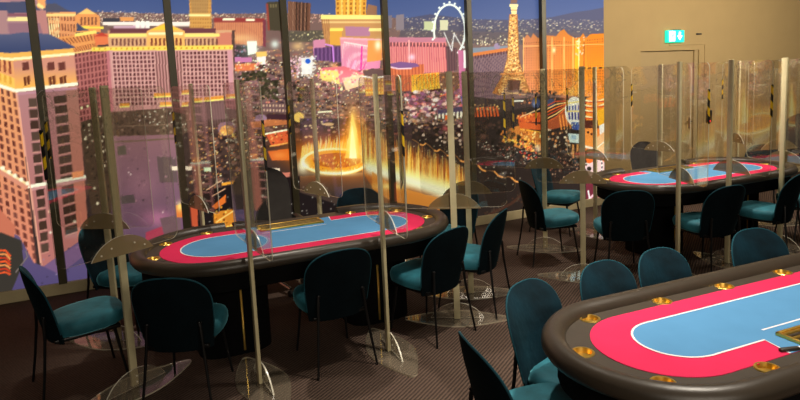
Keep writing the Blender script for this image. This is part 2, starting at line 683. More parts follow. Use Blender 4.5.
def paint_mural():
    # --- sky and ground base
    poly([(-200, -200), (620, -200), (620, 60), (-200, 60)], vgrad(-60, (40, 66, 132), 26, (84, 98, 152)))
    poly([(-200, 14), (100, 12), (190, 14), (300, 13), (400, 18), (500, 20), (620, 22), (620, 420), (-200, 420)], (122, 96, 98))
    poly([(-200, 100), (620, 130), (620, 420), (-200, 420)], (66, 52, 56))
    # hills
    poly([(40, 14), (46, 4), (56, 3), (66, 9), (78, 14)], (84, 84, 110))
    poly([(396, 20), (430, 14), (470, 19), (520, 20), (552, 17), (575, 12), (590, 10), (610, 6), (610, 34), (396, 30)], (80, 82, 118))
    # distant lights
    poly([(400, 20), (610, 20), (610, 48), (400, 40)], vgrad(20, (86, 84, 116), 44, (92, 84, 92)), .8)
    scatter([(98, 10), (205, 15), (205, 26), (98, 22)], 620, [(255, 235, 215), (240, 200, 190), (190, 150, 160), (110, 90, 104)], .25, .7)
    scatter([(205, 13), (330, 13), (330, 22), (205, 24)], 420, [(255, 225, 205), (225, 170, 160), (150, 110, 120)], .25, .7)
    scatter([(384, 16), (470, 17), (470, 40), (384, 40)], 330, [(255, 240, 210), (220, 190, 170), (120, 106, 112), (84, 80, 94)], .22, .6, .3, .8, asp=1.6)
    scatter([(468, 19), (606, 19), (606, 30), (468, 30)], 420, [(255, 244, 215), (225, 195, 165), (130, 124, 134), (76, 76, 96)], .2, .42, .3, .8, asp=2.6)
    scatter([(468, 28), (606, 26), (606, 40), (468, 46)], 230, [(70, 72, 90), (220, 200, 170), (100, 94, 102), (60, 62, 76)], .25, .7, .3, .7, asp=2.4)
    poly([(386, 16), (392, 15), (392, 28), (386, 28)], (120, 110, 130)); poly([(396, 15), (404, 14), (404, 30), (396, 30)], (132, 120, 138))
    poly([(424, 21), (436, 21), (436, 30), (424, 30)], (186, 190, 160)); poly([(440, 20), (448, 20), (448, 30), (440, 30)], (200, 196, 176))
    # --- middle city
    scatter([(190, 40), (400, 40), (480, 100), (480, 140), (190, 140)], 1300, CITY, .4, 1.5, .25, .6, 2.2)
    scatter([(190, 60), (400, 60), (480, 100), (480, 150), (190, 150)], 900, DARK, .4, 1.5, .4, .85, 2.4)
    scatter([(190, 45), (480, 60), (480, 125), (190, 125)], 1900, WARM, .22, .6, .6, 1., 1.5)
    # wide orange hotel and its roof signs
    q = [(214, 19), (264, 19), (265, 46), (215, 42)]
    bld(q, (206, 134, 104)); stripes(q, 22, (176, 98, 84), .45, .6, 14)
    poly([(214, 17.5), (265, 18), (265, 22), (214, 22)], (150, 62, 66)); poly([(223, 18), (235, 18), (235, 20.5), (223, 20.5)], (255, 236, 214)); poly([(246, 18.5), (255, 18.5), (255, 21), (246, 21)], (255, 236, 214))
    poly([(263, 20), (266, 20), (266, 47), (263, 46)], (126, 60, 80)); glow(240, 38, 14, 4, (255, 170, 90), .5)
    poly([(214, 44), (250, 46), (248, 58), (232, 60), (230, 50)], (72, 66, 72)); scatter([(234, 46), (248, 46), (246, 56), (234, 56)], 30, [(120, 130, 160), (160, 110, 140), (60, 60, 60)], .5, 1.2)
    # dark towers
    q = [(267, 2), (284, 1), (284, 31), (269, 30)]
    bld(q, (78, 70, 60)); stripes(sub(q, .15, .6, .08, .2), 3, (170, 150, 110), .4); poly(sub(q, -.06, .06, .05, 1), (150, 70, 66))
    q = [(288, 1), (311, 3), (310, 31), (288, 30)]
    bld(q, (104, 72, 66)); stripes(q, 11, (160, 112, 92), .4, .8, 30); stripes(sub(q, .3, .9, 0, 1), 4, (60, 44, 42), .5)
    poly([(286, 31), (330, 30), (336, 42), (288, 42)], (94, 86, 82)); scatter([(288, 32), (330, 31), (334, 41), (290, 41)], 60, [(70, 62, 62), (150, 130, 110), (255, 230, 180)], .4, .9)
    # bright signs
    poly([(247, 41), (257, 41), (257, 53), (248, 55)], (226, 248, 236)); glow(252, 48, 8, 8, (190, 240, 230), .35)
    poly([(257, 56), (266, 56), (266, 64), (257, 64)], (246, 226, 240)); poly([(256, 52), (267, 51), (267, 56), (257, 57)], (240, 190, 110)); poly([(230, 57), (252, 57), (252, 62), (230, 62)], (196, 120, 178)); glow(275, 44, 4, 4, (210, 240, 255), .8); poly([(230, 64), (256, 63), (255, 70), (230, 71)], (222, 120, 84))
    scatter([(230, 62), (268, 60), (268, 72), (230, 72)], 70, WARM, .4, 1.1); glow(298, 46, 6, 4, (255, 180, 80), .6)
    [scatter(q_, 90, [(58, 56, 42), (44, 42, 34), (76, 72, 56), (64, 58, 46)], .6, 1.8, .6, .95, 1.2) for q_ in ([(238, 73), (264, 70), (268, 80), (240, 82)], [(260, 80), (278, 80), (278, 100), (260, 98)], [(298, 88), (314, 86), (314, 100), (298, 100)])]
    # golden palace
    q = [(335, -40), (368, -40), (366, 15), (336, 15)]
    bld(q, (226, 160, 66), 7, 12, (150, 88, 40), .45, .6); stripes(sub(q, .1, .9, 0, 1), 4, (255, 214, 120), .35, .7)
    poly([(368, 4), (377, 6), (377, 15), (366, 15)], (150, 108, 90))
    q = [(321, 16), (382, 16), (382, 45), (325, 45)]
    bld(q, (196, 142, 98)); poly([(321, 15), (382, 15), (382, 19), (321, 19)], (255, 222, 140)); poly([(322, 21), (382, 21), (382, 23), (322, 23)], (236, 196, 140)); poly([(330, 28), (343, 28), (343, 31), (330, 31)], (255, 220, 110)); poly([(330, 31), (342, 31), (342, 45), (330, 45)], (222, 158, 74)); poly([(345, 26), (370, 27), (370, 36), (346, 36)], (178, 122, 160)); poly([(369, 28), (382, 28), (382, 31), (369, 31)], (255, 226, 150))
    stripes([(321, 19), (330, 19), (330, 45), (325, 45)], 4, (150, 94, 66), .4)
    # purple block
    poly([(313, 40), (325, 39), (327, 60), (314, 60)], (206, 132, 172)); q = [(314, 48), (342, 46), (342, 62), (314, 60)]; bld(q, (120, 82, 138)); stripes(q, 7, (84, 54, 104), .5, .8)
    line([(325, 44), (333, 46), (334, 62)], 1.2, (222, 140, 255))
    # pink hotel
    q = [(340, 37), (382, 39), (380, 68), (342, 72)]
    bld(q, vgrad(38, (222, 150, 172), 72, (236, 136, 190))); stripes(sub(q, .02, .66, .18, 1), 17, (255, 206, 228), .4, .75, 20); stripes(sub(q, .02, .66, .18, 1), 17, (176, 90, 140), .16, .7); line([(340, 38), (382, 40)], 2, (250, 170, 196)); line([(344, 42), (368, 46)], 1.4, (255, 214, 226))
    poly([(368, 40), (382, 40), (382, 60), (367, 62)], (244, 152, 88)); glow(378, 45, 3, 5, (250, 255, 220), .9); line([(362, 46), (361, 70)], 1.6, (240, 60, 170)); line([(366, 62), (360, 76)], 1.3, (250, 90, 170)); line([(356, 60), (350, 75)], 2.4, (250, 170, 215))
    # white sign with blue star
    poly([(301, 58), (313, 57), (312, 74), (302, 74)], (216, 210, 226)); scatter([(299, 56), (316, 55), (315, 78), (298, 78)], 70, [(255, 255, 255), (250, 240, 250), (190, 190, 214)], .4, 1.2); glow(306, 66, 8, 8, (250, 240, 250), .5); dot(308, 61, 2.6, (40, 96, 214)); scatter([(290, 58), (301, 56), (301, 76), (290, 76)], 50, [(226, 170, 206), (240, 200, 220), (130, 90, 110)], .5, 1.3)
    # red/yellow roofs under the pink hotel
    poly([(318, 68), (344, 66), (368, 74), (362, 86), (330, 80)], (226, 110, 130)); poly([(320, 71), (338, 70), (340, 84), (322, 80)], (250, 214, 120)); poly([(342, 78), (364, 74), (366, 84), (346, 90)], (250, 200, 170)); scatter([(316, 68), (372, 70), (372, 92), (316, 88)], 110, [(255, 245, 200), (255, 210, 120), (240, 100, 130), (255, 180, 190)], .5, 1.5); glow(345, 78, 18, 8, (255, 120, 160), .3); glow(334, 65, 4, 2, (255, 120, 40), .7)
    # long pink hotel
    q = [(386, 38), (446, 38), (448, 72), (386, 74)]
    bld(q, vgrad(38, (222, 132, 142), 74, (232, 140, 138))); stripes(sub(q, 0, 1, .2, 1), 26, (176, 84, 110), .45, .7, 14); poly([(386, 37), (446, 37.5), (446, 42), (386, 42)], (190, 120, 150)); stripes([(386, 42), (446, 43), (446, 47), (386, 46)], 18, (90, 50, 66), .5, .8); line([(409, 40), (409.5, 74)], 1.6, (248, 168, 176)); glow(412, 57, 3, 3, (240, 170, 250), .8); poly([(446, 46), (457, 48), (457, 70), (447, 72)], (86, 62, 76)); stripes([(446, 48), (457, 49), (457, 70), (447, 72)], 4, (120, 84, 92), .5)
    # rounded roof + orange casino
    q = [(383, 65), (424, 64), (424, 92), (386, 90)]
    bld(q, (214, 116, 82)); stripes(q, 12, (160, 70, 60), .4, .6); poly([(388, 64), (400, 61.5), (416, 63), (420, 66), (410, 68), (394, 68)], (128, 90, 150)); line([(386, 66), (398, 68.5), (412, 68)], 1.2, (246, 206, 236))
    q = [(411, 75), (439, 72), (440, 88), (412, 92)]
    bld(q, vgrad(72, (240, 140, 46), 92, (255, 190, 60))); stripes(q, 8, (255, 232, 110), .4, .8); stripes(q, 8, (160, 60, 30), .12, .8); line([(411, 94), (440, 89)], 1.6, (92, 50, 40))
    q = [(363, 70), (384, 74), (384, 94), (366, 96)]
    bld(q, vgrad(70, (130, 80, 80), 96, (245, 164, 70)), 6, 5, (250, 214, 110), .4, .5); poly([(363, 72), (372, 68), (386, 70), (386, 76), (366, 76)], (110, 84, 88)); line([(362, 76), (374, 78), (386, 76)], 1.6, (255, 240, 240))
    poly([(440, 72), (458, 72), (460, 92), (441, 90)], (126, 90, 78)); scatter([(438, 72), (460, 72), (460, 92), (440, 92)], 50, CITY, .4, 1.2)
    # car park / white jumble
    scatter([(406, 92), (462, 88), (464, 112), (408, 118)], 240, [(250, 230, 240), (255, 200, 200), (160, 100, 150), (230, 120, 130), (120, 76, 100)], .6, 2.0, .6, 1., 1.5)
    poly([(438, 110), (462, 106), (464, 112), (438, 115)], (84, 74, 110)); stripes([(434, 114), (463, 111), (463, 118), (434, 119)], 8, (255, 250, 240), .55, .9); poly([(445, 115), (449, 115), (449, 120), (445, 120)], (240, 110, 60)); glow(446, 128, 4, 3, (240, 60, 80), .6)
    line([(461, 88), (463, 104)], 2, (108, 100, 200)); line([(440, 96), (452, 92)], 1.4, (255, 120, 90))
    # --- observation wheel
    for k in range(60):
        t0, t1 = 2 * pi * k / 60, 2 * pi * (k + 1) / 60
        e = lambda t: (449.5 + 15.5 * cos(t), 30.5 + 26 * sin(t))
        if 30.5 + 26 * sin(t0) < 52 and not (cos(t0) < -.1 and sin(t0) > .35):
            line([e(t0), e(t1)], 1.9, (232, 236, 246))
            if k % 3 == 0:
                dot(449.5 + 17.4 * cos(t0), 30.5 + 28.2 * sin(t0), 1.1, (226, 232, 246))
    line([(444, 32), (452, 51)], .9, (214, 212, 226)); line([(452, 51), (454, 33), (462, 47)], .9, (214, 212, 226)); line([(450, 49), (455, 34)], .7, (190, 186, 204))
    # --- long grey-violet hotel
    poly([(458, 50), (466, 50), (464, 96), (460, 96)], (196, 112, 160)); line([(464.6, 50), (464.8, 68)], 2.2, (250, 248, 250))
    q = [(470, 55), (511, 49), (506, 104), (470, 106)]
    bld(q, (132, 106, 118)); stripes(q, 20, (76, 56, 84), .5, .85, 12); stripes(q, 20, (196, 160, 160), .1, .8)
    poly([(470, 48), (500, 46), (511, 45), (511, 48), (470, 55)], (124, 134, 160)); line([(470, 55), (512, 48.5)], 3.4, (206, 118, 70)); stripes([(471, 56), (511, 50), (511, 53), (471, 59)], 14, (80, 46, 50), .5, .7)
    stripes([(470, 38), (511, 36), (511, 45), (472, 46)], 9, (110, 100, 110), .4, .4); dot(497, 46, 3, (150, 130, 170)); scatter([(470, 36), (511, 36), (511, 45), (470, 46)], 50, [(255, 240, 210), (200, 180, 170), (80, 80, 100)], .4, .9)
    # --- orange hotel at the right
    poly([(523, 40), (527, 34), (531, 38), (533, 33), (537, 37), (541, 39), (545, 35), (556, 36), (560, 31), (564, 29), (568, 34), (575, 38), (580, 37), (583, 33), (586, 38), (590, 34), (606, 33), (606, 98), (523, 92)], vgrad(523, (222, 138, 100), 600, (252, 140, 34), 0))
    hg = lambda X, Y: (C(224, 142, 108) + (C(250, 142, 36) - C(224, 142, 108)) * np.clip((X - 523) / 70, 0, 1)[..., None]) * (.92 + .16 * np.clip((Y - 60) / 40, -1, 1)[..., None])
    poly([(523, 40), (527, 34), (531, 38), (533, 33), (537, 37), (541, 39), (545, 35), (556, 36), (560, 31), (564, 29), (568, 34), (575, 38), (580, 37), (583, 33), (586, 38), (590, 34), (606, 33), (606, 98), (523, 92)], hg)
    bld2 = lambda q, nx, ny: [poly(sub(q, (i + .3) / nx, (i + .68) / nx, (j + .3) / ny, (j + .7) / ny), (128, 60, 44), .8) for i in range(nx) for j in range(ny)]
    bld2([(523, 42), (540, 41), (540, 92), (523, 92)], 7, 20); bld2([(544, 40), (572, 41), (572, 90), (544, 92)], 12, 22); bld2([(586, 39), (606, 37), (606, 96), (588, 96)], 8, 22)
    for x in (523.5, 540, 552, 564, 573):
        line([(x, 37), (x, 92)], 1.0, (255, 190, 120), .8)
    line([(577, 40), (576, 96)], 3.4, (255, 168, 40), .9); line([(579, 38), (578.5, 100)], .9, (250, 224, 160)); line([(584, 42), (584, 100)], 1., (150, 80, 30)); scatter([(576, 36), (584, 36), (584, 56), (576, 56)], 26, [(255, 226, 210), (230, 180, 170)], .4, .9); glow(554, 50, 1.5, 3, (255, 240, 190), .7); line([(523, 46), (606, 44)], .8, (255, 196, 130), .6)
    line([(584, 68), (606, 67.5)], 1.6, (72, 48, 30)); stripes([(584, 67), (606, 66.5), (606, 69), (584, 69.5)], 4, (255, 180, 60), .4)
    # --- lattice tower
    tw = lambda y: 3.2 + max(0, (y - 14)) * .045 + max(0, (y - 58)) * .24
    poly([(512.5 - 3.2, 14), (515.5 + 2.2, 14), (519, 58), (522, 70), (531, 93), (523, 93), (518, 82), (509, 82), (500, 95), (492, 93), (503, 74), (507, 58)], (172, 112, 66))
    for _ in range(420):
        y = rng.uniform(14, 93)
        w = tw(y)
        x = 513.2 + rng.uniform(-w, w)
        if y > 82 and abs(x - 513) < 6:
            continue
        dot(x, y, rng.uniform(.4, .8), [(255, 226, 170), (236, 170, 96), (120, 70, 50), (255, 196, 120)][rng.integers(4)], .9)
    for y in range(16, 92, 5):
        w = tw(y)
        line([(513 - w, y), (513 + w, y + 4)], .6, (255, 206, 140), .8); line([(513 + w, y), (513 - w, y + 4)], .6, (255, 206, 140), .8)
    poly([(508, 80), (521, 80), (519, 90), (508, 90)], (96, 66, 60)); line([(500, 74), (524, 73)], 2, (216, 140, 84))
    poly([(510.5, 6), (517.5, 6), (516.5, 14), (511.5, 14)], (240, 214, 160)); poly([(509.5, 4), (518, 4), (518, 6.5), (509.5, 6.5)], (250, 224, 170)); poly([(510.5, -8), (517, -8), (517, 3.5), (510.5, 3.5)], (126, 96, 92)); line([(511, 10), (517, 10)], 1, (140, 100, 70)); line([(513.8, -30), (513.8, -8)], 2, (130, 90, 70))
    # --- street level, right side
    poly([(470, 100), (606, 96), (606, 215), (470, 215)], (52, 44, 46))
    poly([(470, 96), (505, 100), (540, 96), (545, 104), (500, 112), (470, 108)], (70, 58, 62)); line([(512, 101), (524, 100.5)], 1.4, (236, 240, 240)); scatter([(520, 90), (570, 92), (575, 106), (520, 104)], 120, [(70, 62, 60), (120, 86, 70), (220, 130, 90), (50, 46, 50)], .6, 1.6)
    dot(536, 103, 4.4, (66, 80, 124), .9, 5); dot(551, 103, 4, (62, 78, 124), .9, 4.6); glow(535, 104, 2, 2, (150, 170, 240), .5); glow(565, 96, 5, 4, (230, 90, 40), .7); glow(571, 92, 3, 5, (250, 160, 60), .6)
    stripes([(472, 108), (498, 106), (500, 116), (473, 117)], 8, (230, 104, 56), .55, .9, 20); scatter([(472, 104), (500, 104), (500, 110), (472, 110)], 40, [(230, 190, 120), (150, 110, 90)], .4, 1.)
    # gold canopies
    poly([(500, 131), (520, 125), (541, 134), (542, 150), (530, 152), (501, 141)], (196, 120, 62)); poly([(518, 121), (541, 124), (541, 130), (520, 128)], (208, 96, 52)); line([(520, 129), (541, 132)], 1.2, (255, 170, 60)); line([(503, 136), (534, 150)], 2.4, (255, 186, 70)); scatter([(502, 134), (540, 140), (540, 152), (504, 142)], 120, [(255, 232, 140), (255, 190, 80), (250, 140, 60), (150, 70, 40)], .5, 1.2); scatter([(518, 128), (541, 132), (541, 142), (522, 138)], 60, [(255, 232, 160), (240, 150, 70), (160, 80, 40)], .5, 1.1)
    poly([(517, 115), (541, 112), (541, 122), (519, 122)], (206, 92, 50)); scatter([(517, 113), (542, 112), (542, 122), (517, 122)], 50, [(255, 150, 70), (150, 60, 44), (250, 190, 110)], .4, 1.0); line([(520, 117), (541, 108)], 1, (230, 190, 150))
    # curved neon roofs
    for i in range(6):
        line([(546, 122 - 3.2 * i), (556, 117 - 3.2 * i), (566, 108 - 1.4 * i)], 1.2, [(250, 120, 60), (255, 196, 130), (200, 80, 50)][i % 3])
    poly([(545, 122), (570, 108), (570, 125), (548, 130)], (190, 92, 56), .8); stripes([(558, 116), (570, 112), (572, 128), (560, 130)], 4, (255, 160, 80), .5, .8)
    # balloon
    dot(574.5, 111, 9.5, (236, 238, 244), 1, 14.5)
    stripes([(568, 106), (583, 104), (583, 110), (568, 110)], 5, (74, 92, 176), .6, .9); stripes([(567.5, 112), (583, 112), (583, 120), (568, 119)], 5, (48, 62, 150), .6, .95); line([(568, 103), (582, 101)], 1.4, (250, 226, 130)); line([(567, 111), (583, 111)], 1.2, (246, 220, 120)); poly([(571, 122), (580, 122), (579, 130), (572, 129)], (56, 86, 176)); scatter([(570, 122), (580, 122), (580, 130), (571, 130)], 16, [(150, 190, 250), (255, 240, 170)], .4, .8)
    poly([(568, 133), (579, 134), (579, 143), (569, 142)], (206, 230, 246)); poly([(571, 135), (576, 135), (576, 140), (571, 139)], (160, 196, 236))
    for x in (573, 577.5):
        line([(x, 144), (x, 158)], 2.2, (214, 150, 96))
    # neon tower block at the far right
    poly([(586, 98), (606, 92), (606, 172), (585, 166)], vgrad(92, (255, 150, 40), 170, (238, 128, 84)))
    for y in (100, 105, 110, 116):
        line([(585, y), (596, y + 2), (606, y - 2)], 1.3, (255, 240, 200)); line([(585, y + 2.4), (606, y + 1)], 1.2, (214, 74, 36))
    poly([(584, 120), (600, 120), (602, 128), (584, 128)], (90, 46, 40)); poly([(585, 128), (594, 128), (594, 146), (585, 146)], (250, 150, 76)); dot(588, 132, 1.2, (70, 34, 30)); dot(591.5, 134, 1.2, (70, 34, 30)); line([(584, 146), (596, 149), (606, 140)], 2.2, (255, 244, 236)); poly([(584, 150), (592, 151), (592, 163), (584, 162)], (246, 116, 56)); line([(583, 163), (594, 165)], 1.8, (255, 250, 246)); poly([(599, 124), (604, 122), (604, 138), (600, 138)], (240, 246, 250)); poly([(597, 110), (606, 108), (606, 122), (598, 126)], (255, 176, 44))
    poly([(593, 140), (606, 130), (606, 152), (596, 160)], (250, 190, 150)); line([(594, 150), (606, 140)], 1.2, (255, 250, 240)); poly([(584, 166), (600, 158), (606, 164), (606, 176), (590, 176)], (250, 206, 226))
    for k in range(24):
        t = 2 * pi * k / 24
        line([(599 + 3 * cos(t), 166 + 8 * sin(t)), (599 + 3 * cos(t + .3), 166 + 8 * sin(t + .3))], 1.3, (250, 244, 255) if k % 2 else (60, 60, 90))
    poly([(586, 176), (606, 176), (606, 206), (586, 206)], (120, 50, 70)); line([(588, 200), (602, 186)], 2, (255, 190, 220)); line([(592, 205), (605, 190)], 1.4, (250, 120, 160)); line([(588, 190), (590, 200)], 1.5, (255, 230, 250))
    # tree-lined street with head lamps
    scatter([(470, 118), (500, 122), (545, 152), (590, 150), (590, 172), (470, 160)], 260, [(34, 30, 30), (60, 50, 50), (90, 66, 62), (44, 38, 36)], .8, 2.4)
    scatter([(478, 140), (545, 154), (545, 172), (500, 168), (478, 158)], 240, [(240, 236, 232), (180, 170, 166), (200, 110, 100), (110, 90, 88), (230, 226, 220)], .22, .6, .5, .95, 1.6)
    scatter([(520, 140), (545, 150), (545, 160), (520, 158)], 60, [(240, 90, 60), (255, 190, 120), (200, 70, 70)], .5, 1.3); glow(538, 148, 3, 4, (255, 220, 200), .8); scatter([(545, 150), (586, 150), (586, 185), (545, 180)], 150, [(110, 76, 66), (170, 100, 84), (200, 160, 140), (60, 48, 48)], .4, 1.0)
    scatter([(548, 128), (570, 126), (570, 150), (546, 150)], 70, [(48, 40, 36), (90, 64, 52), (210, 140, 90), (240, 220, 200)], .5, 1.5)
    scatter([(512, 178), (552, 184), (552, 214), (520, 206)], 70, [(220, 80, 50), (250, 130, 60), (120, 54, 50), (60, 40, 40)], .6, 1.5); glow(533, 190, 8, 8, (230, 80, 40), .4)
    line([(486, 216), (500, 209), (512, 203), (524, 192)], 2.6, (206, 98, 58)); scatter([(484, 213), (526, 190), (526, 196), (486, 219)], 60, [(255, 180, 120), (250, 110, 60), (255, 226, 190)], .4, .9)
    # --- centre-left street level
    poly([(188, 108), (300, 112), (300, 150), (262, 160), (190, 170)], (84, 62, 58), .6)
    scatter([(190, 118), (300, 118), (290, 160), (190, 215)], 330, [(58, 44, 44), (112, 80, 74), (48, 36, 38), (140, 102, 96)], .8, 2.6, .5, .9, 1.4)
    scatter([(190, 112), (296, 115), (290, 160), (190, 200)], 460, [(255, 196, 110), (250, 150, 70), (255, 236, 210), (220, 120, 80)], .25, .7, .6, 1., 1.7)
    dot(227, 128, 9, (140, 106, 128), 1, 7.5); dot(227, 130, 7, (232, 160, 86), .9, 5); scatter([(219, 124), (236, 124), (236, 138), (219, 138)], 40, [(255, 210, 120), (170, 110, 80)], .5, 1.1); dot(261, 119, 6, (150, 118, 150), 1, 5); dot(299, 117, 5, (240, 196, 110), 1, 5); poly([(250, 122), (288, 116), (288, 124), (252, 128)], (210, 122, 76), .8)
    q = [(262, 103), (288, 103), (288, 113), (263, 112)]; bld(q, (112, 84, 92), 8, 2, (220, 180, 160), .5, .5); poly([(266, 114), (290, 114), (290, 120), (268, 119)], (70, 44, 56))
    poly([(266, 134), (290, 129), (290, 146), (272, 146)], (206, 92, 62)); line([(264, 134), (290, 129)], 1.5, (255, 244, 220)); line([(270, 146), (292, 142)], 1.4, (250, 180, 100)); scatter([(270, 134), (292, 132), (292, 150), (272, 150)], 40, [(255, 190, 110), (250, 110, 70), (90, 40, 40)], .5, 1.1)
    # lagoon
    poly([(262, 150), (300, 140), (372, 132), (420, 140), (480, 164), (480, 240), (240, 240), (268, 178)], (58, 50, 56)); poly([(300, 118), (345, 118), (345, 150), (300, 152)], (62, 54, 70), .8); scatter([(300, 116), (350, 116), (350, 135), (300, 140)], 50, [(110, 84, 140), (255, 226, 180), (200, 140, 160)], .4, 1., asp=1.6); line([(318, 112), (332, 111)], 1.6, (255, 236, 214)); dot(329, 124, 5, (230, 190, 150), .9, 1.6)
    poly([(268, 151), (292, 148), (290, 160), (272, 160)], (206, 98, 52)); glow(280, 155, 8, 4, (240, 120, 60), .5)
    poly([(266, 168), (280, 168), (280, 173), (267, 174)], (236, 220, 214)); poly([(268, 173), (290, 172), (290, 180), (272, 180)], (200, 120, 116))
    # fire fountain: glow, ring, jets
    poly([(298, 176), (366, 172), (400, 200), (400, 240), (298, 222)], vgrad(172, (130, 84, 58), 194, (72, 58, 56)), .9); poly([(362, 170), (372, 168), (470, 205), (470, 240), (420, 230), (380, 200)], vgrad(172, (190, 106, 44), 216, (96, 62, 46)), .9)
    glow(334, 154, 42, 18, (222, 98, 26), .95, 'n'); glow(332, 154, 34, 12, (250, 140, 30), .9, 'n'); glow(354, 136, 12, 26, (240, 140, 44), .85, 'n')
    dot(335, 161, 35, (255, 164, 44), .9, 14)
    for k in range(150):
        t = 2 * pi * k / 150
        x, y = 335 + 33 * cos(t), 160.5 + 12.5 * sin(t)
        h = rng.uniform(5, 15) if sin(t) < .2 else rng.uniform(1, 5)
        poly([(x - 1.6, y), (x, y - h), (x + 1.6, y)], [(255, 226, 120), (255, 176, 60), (255, 244, 190), (246, 150, 60)][k % 4], .7)
    dot(337, 160, 24, (196, 104, 44), .95, 7.5); scatter([(312, 154), (362, 154), (360, 170), (314, 170)], 160, [(255, 210, 100), (244, 150, 56), (170, 84, 44)], .5, 1.3, asp=.5)
    for k in range(70):
        t = 2 * pi * k / 70
        dot(335 + 32 * cos(t), 161 + 12.3 * sin(t), 1.7, (255, 244, 190), .9, 1.2)
    glow(303, 166, 6, 7, (255, 250, 220), .95); glow(335, 173, 22, 2.5, (255, 240, 180), .8); glow(362, 152, 8, 8, (255, 220, 130), .8)
    poly([(345, 158), (350, 130), (352, 112), (357, 130), (361, 158)], (255, 206, 96), .8); poly([(349.5, 158), (352, 122), (357, 158)], (255, 248, 214)); glow(353, 142, 4, 18, (255, 238, 160), .9, 'n'); glow(353, 120, 3, 9, (255, 200, 110), .7, 'n'); glow(362, 142, 5, 14, (255, 176, 60), .6, 'n'); glow(344, 146, 4, 10, (255, 166, 56), .6, 'n')
    # fire curtain
    for x in range(366, 466, 4):
        glow(x, 152 + (x - 366) * .36, 6, 15, (206, 104, 34), .6, 'n')
    for k in range(520):
        x = rng.uniform(362, 466)
        b = 154 + (x - 362) * .38
        top = 128 + (x - 362) * .36 + rng.uniform(-6, 18)
        w = rng.uniform(.4, 1.2)
        poly([(x - w, b + 8), (x - w * .3, top), (x + w * .3, top), (x + w, b + 8)], [(244, 150, 46), (252, 190, 76), (255, 222, 120), (190, 92, 36), (255, 240, 170), (120, 60, 34)][rng.integers(6)], .4)
    for x in range(368, 464, 3):
        y = 160 + (x - 368) * .31
        glow(x, y + 1, 4, 5, (255, 228, 130), .5, 'n'); glow(x, y + 7, 4, 5 + max(0, (x - 385)) * .03, (242, 248, 228), .85, 'n')
    poly([(372, 171), (388, 182), (410, 190), (440, 198), (462, 200), (462, 212), (420, 208), (390, 200), (372, 188)], (220, 140, 60), .75); glow(392, 186, 16, 3, (255, 226, 130), .7)
    # boulevard edge with scalloped lamps
    poly([(412, 128), (480, 148), (560, 178), (560, 215), (470, 215), (466, 168), (412, 140)], (48, 40, 40), .85)
    pts = [(412, 139), (420, 144), (426, 143), (434, 150), (440, 149), (447, 155), (454, 154), (460, 160), (466, 160), (478, 165), (486, 171), (494, 171), (503, 177), (511, 177), (520, 182)]
    for (a, b), s in zip(zip(pts, pts[1:]), range(99)):
        mx = ((a[0] + b[0]) / 2, (a[1] + b[1]) / 2 + (1.6 if s % 2 else -.6))
        line([a, mx, b], 1.5 if s % 2 else .6, (244, 162, 92), .95 if s % 2 else .6); dot(b[0], b[1] - 4, .5, (255, 240, 220), .8); dot(a[0] + 2, a[1] + 7, .5, (240, 226, 206), .7)
    scatter([(408, 112), (466, 116), (466, 150), (430, 140), (408, 134)], 130, [(70, 58, 50), (44, 38, 34), (130, 100, 86), (240, 210, 200)], .5, 1.6)
    # dark promenade with snow-white lamps below the left part
    poly([(180, 196), (262, 178), (300, 176), (300, 192), (372, 215), (300, 240), (180, 240)], (36, 30, 34)); scatter([(186, 200), (300, 180), (340, 205), (300, 236), (186, 236)], 80, [(246, 240, 240), (200, 190, 196)], .35, .75)
    poly([(214, 212), (236, 208), (238, 230), (214, 232)], (224, 138, 50), .9); scatter([(212, 206), (240, 204), (240, 232), (212, 232)], 46, [(255, 214, 110), (250, 160, 60), (110, 60, 30)], .5, 1.3); line([(216, 222), (236, 209)], 1.2, (250, 200, 120)); line([(206, 190), (222, 180)], .9, (240, 190, 160)); line([(212, 196), (226, 188)], .9, (240, 180, 150)); poly([(212, 206), (226, 194), (226, 202), (216, 209)], (224, 112, 50)); line([(222, 184), (240, 181)], 2.6, (240, 160, 60))
    # ------------------------------------------------------ left part: the resort
    poly([(70, 40), (110, 40), (235, 30), (235, 120), (190, 128), (110, 140), (70, 240)], (90, 68, 68))
    # white flat roofs, towers behind
    poly([(103, 22), (190, 22), (190, 26), (103, 25)], (250, 226, 232)); poly([(103, 18), (120, 18), (120, 22), (103, 22)], (70, 66, 80)); poly([(120, 17), (134, 17), (134, 21), (121, 21)], (226, 150, 96)); poly([(114, 26), (150, 25), (150, 29), (114, 29)], (200, 160, 190))
    for x in (136, 141, 146):
        poly([(x, 21), (x + 4, 21), (x + 4, 29), (x, 29)], (250, 236, 240))
    q = [(189, -30), (211, -30), (212, 28), (190, 28)]
    bld(q, (206, 150, 88), 9, 16, (170, 112, 66), .5, .5, .7); poly([(189, 14), (211, 14), (211, 16), (189, 16)], (255, 226, 160)); poly([(191, -4), (209, -4), (208, 13), (192, 13)], (150, 120, 92), .5)
    # angled facade beside the tower
    q = [(47, 12), (76, 12), (76, 44), (52, 40)]
    bld(q, (226, 150, 108), 9, 3, (120, 66, 56), .45, .72); line([(46, 15), (76, 15)], 3, (255, 206, 140)); stripes([(48, 18), (60, 18), (60, 37), (50, 37)], 5, (255, 232, 180), .4, .9)
    poly([(75, 16), (87, 8), (100, 16), (101, 32), (76, 32)], (232, 150, 96)); poly([(78, 14), (87, 8.5), (97, 14)], (255, 192, 120)); stripes([(80, 17), (98, 17), (98, 25), (80, 25)], 5, (110, 66, 60), .5); line([(80, 27), (104, 27.5)], 2.2, (255, 214, 90)); poly([(77, 22), (84, 28), (90, 30), (77, 31)], (72, 78, 110))
    q = [(52, 38), (96, 32), (98, 50), (75, 56)]
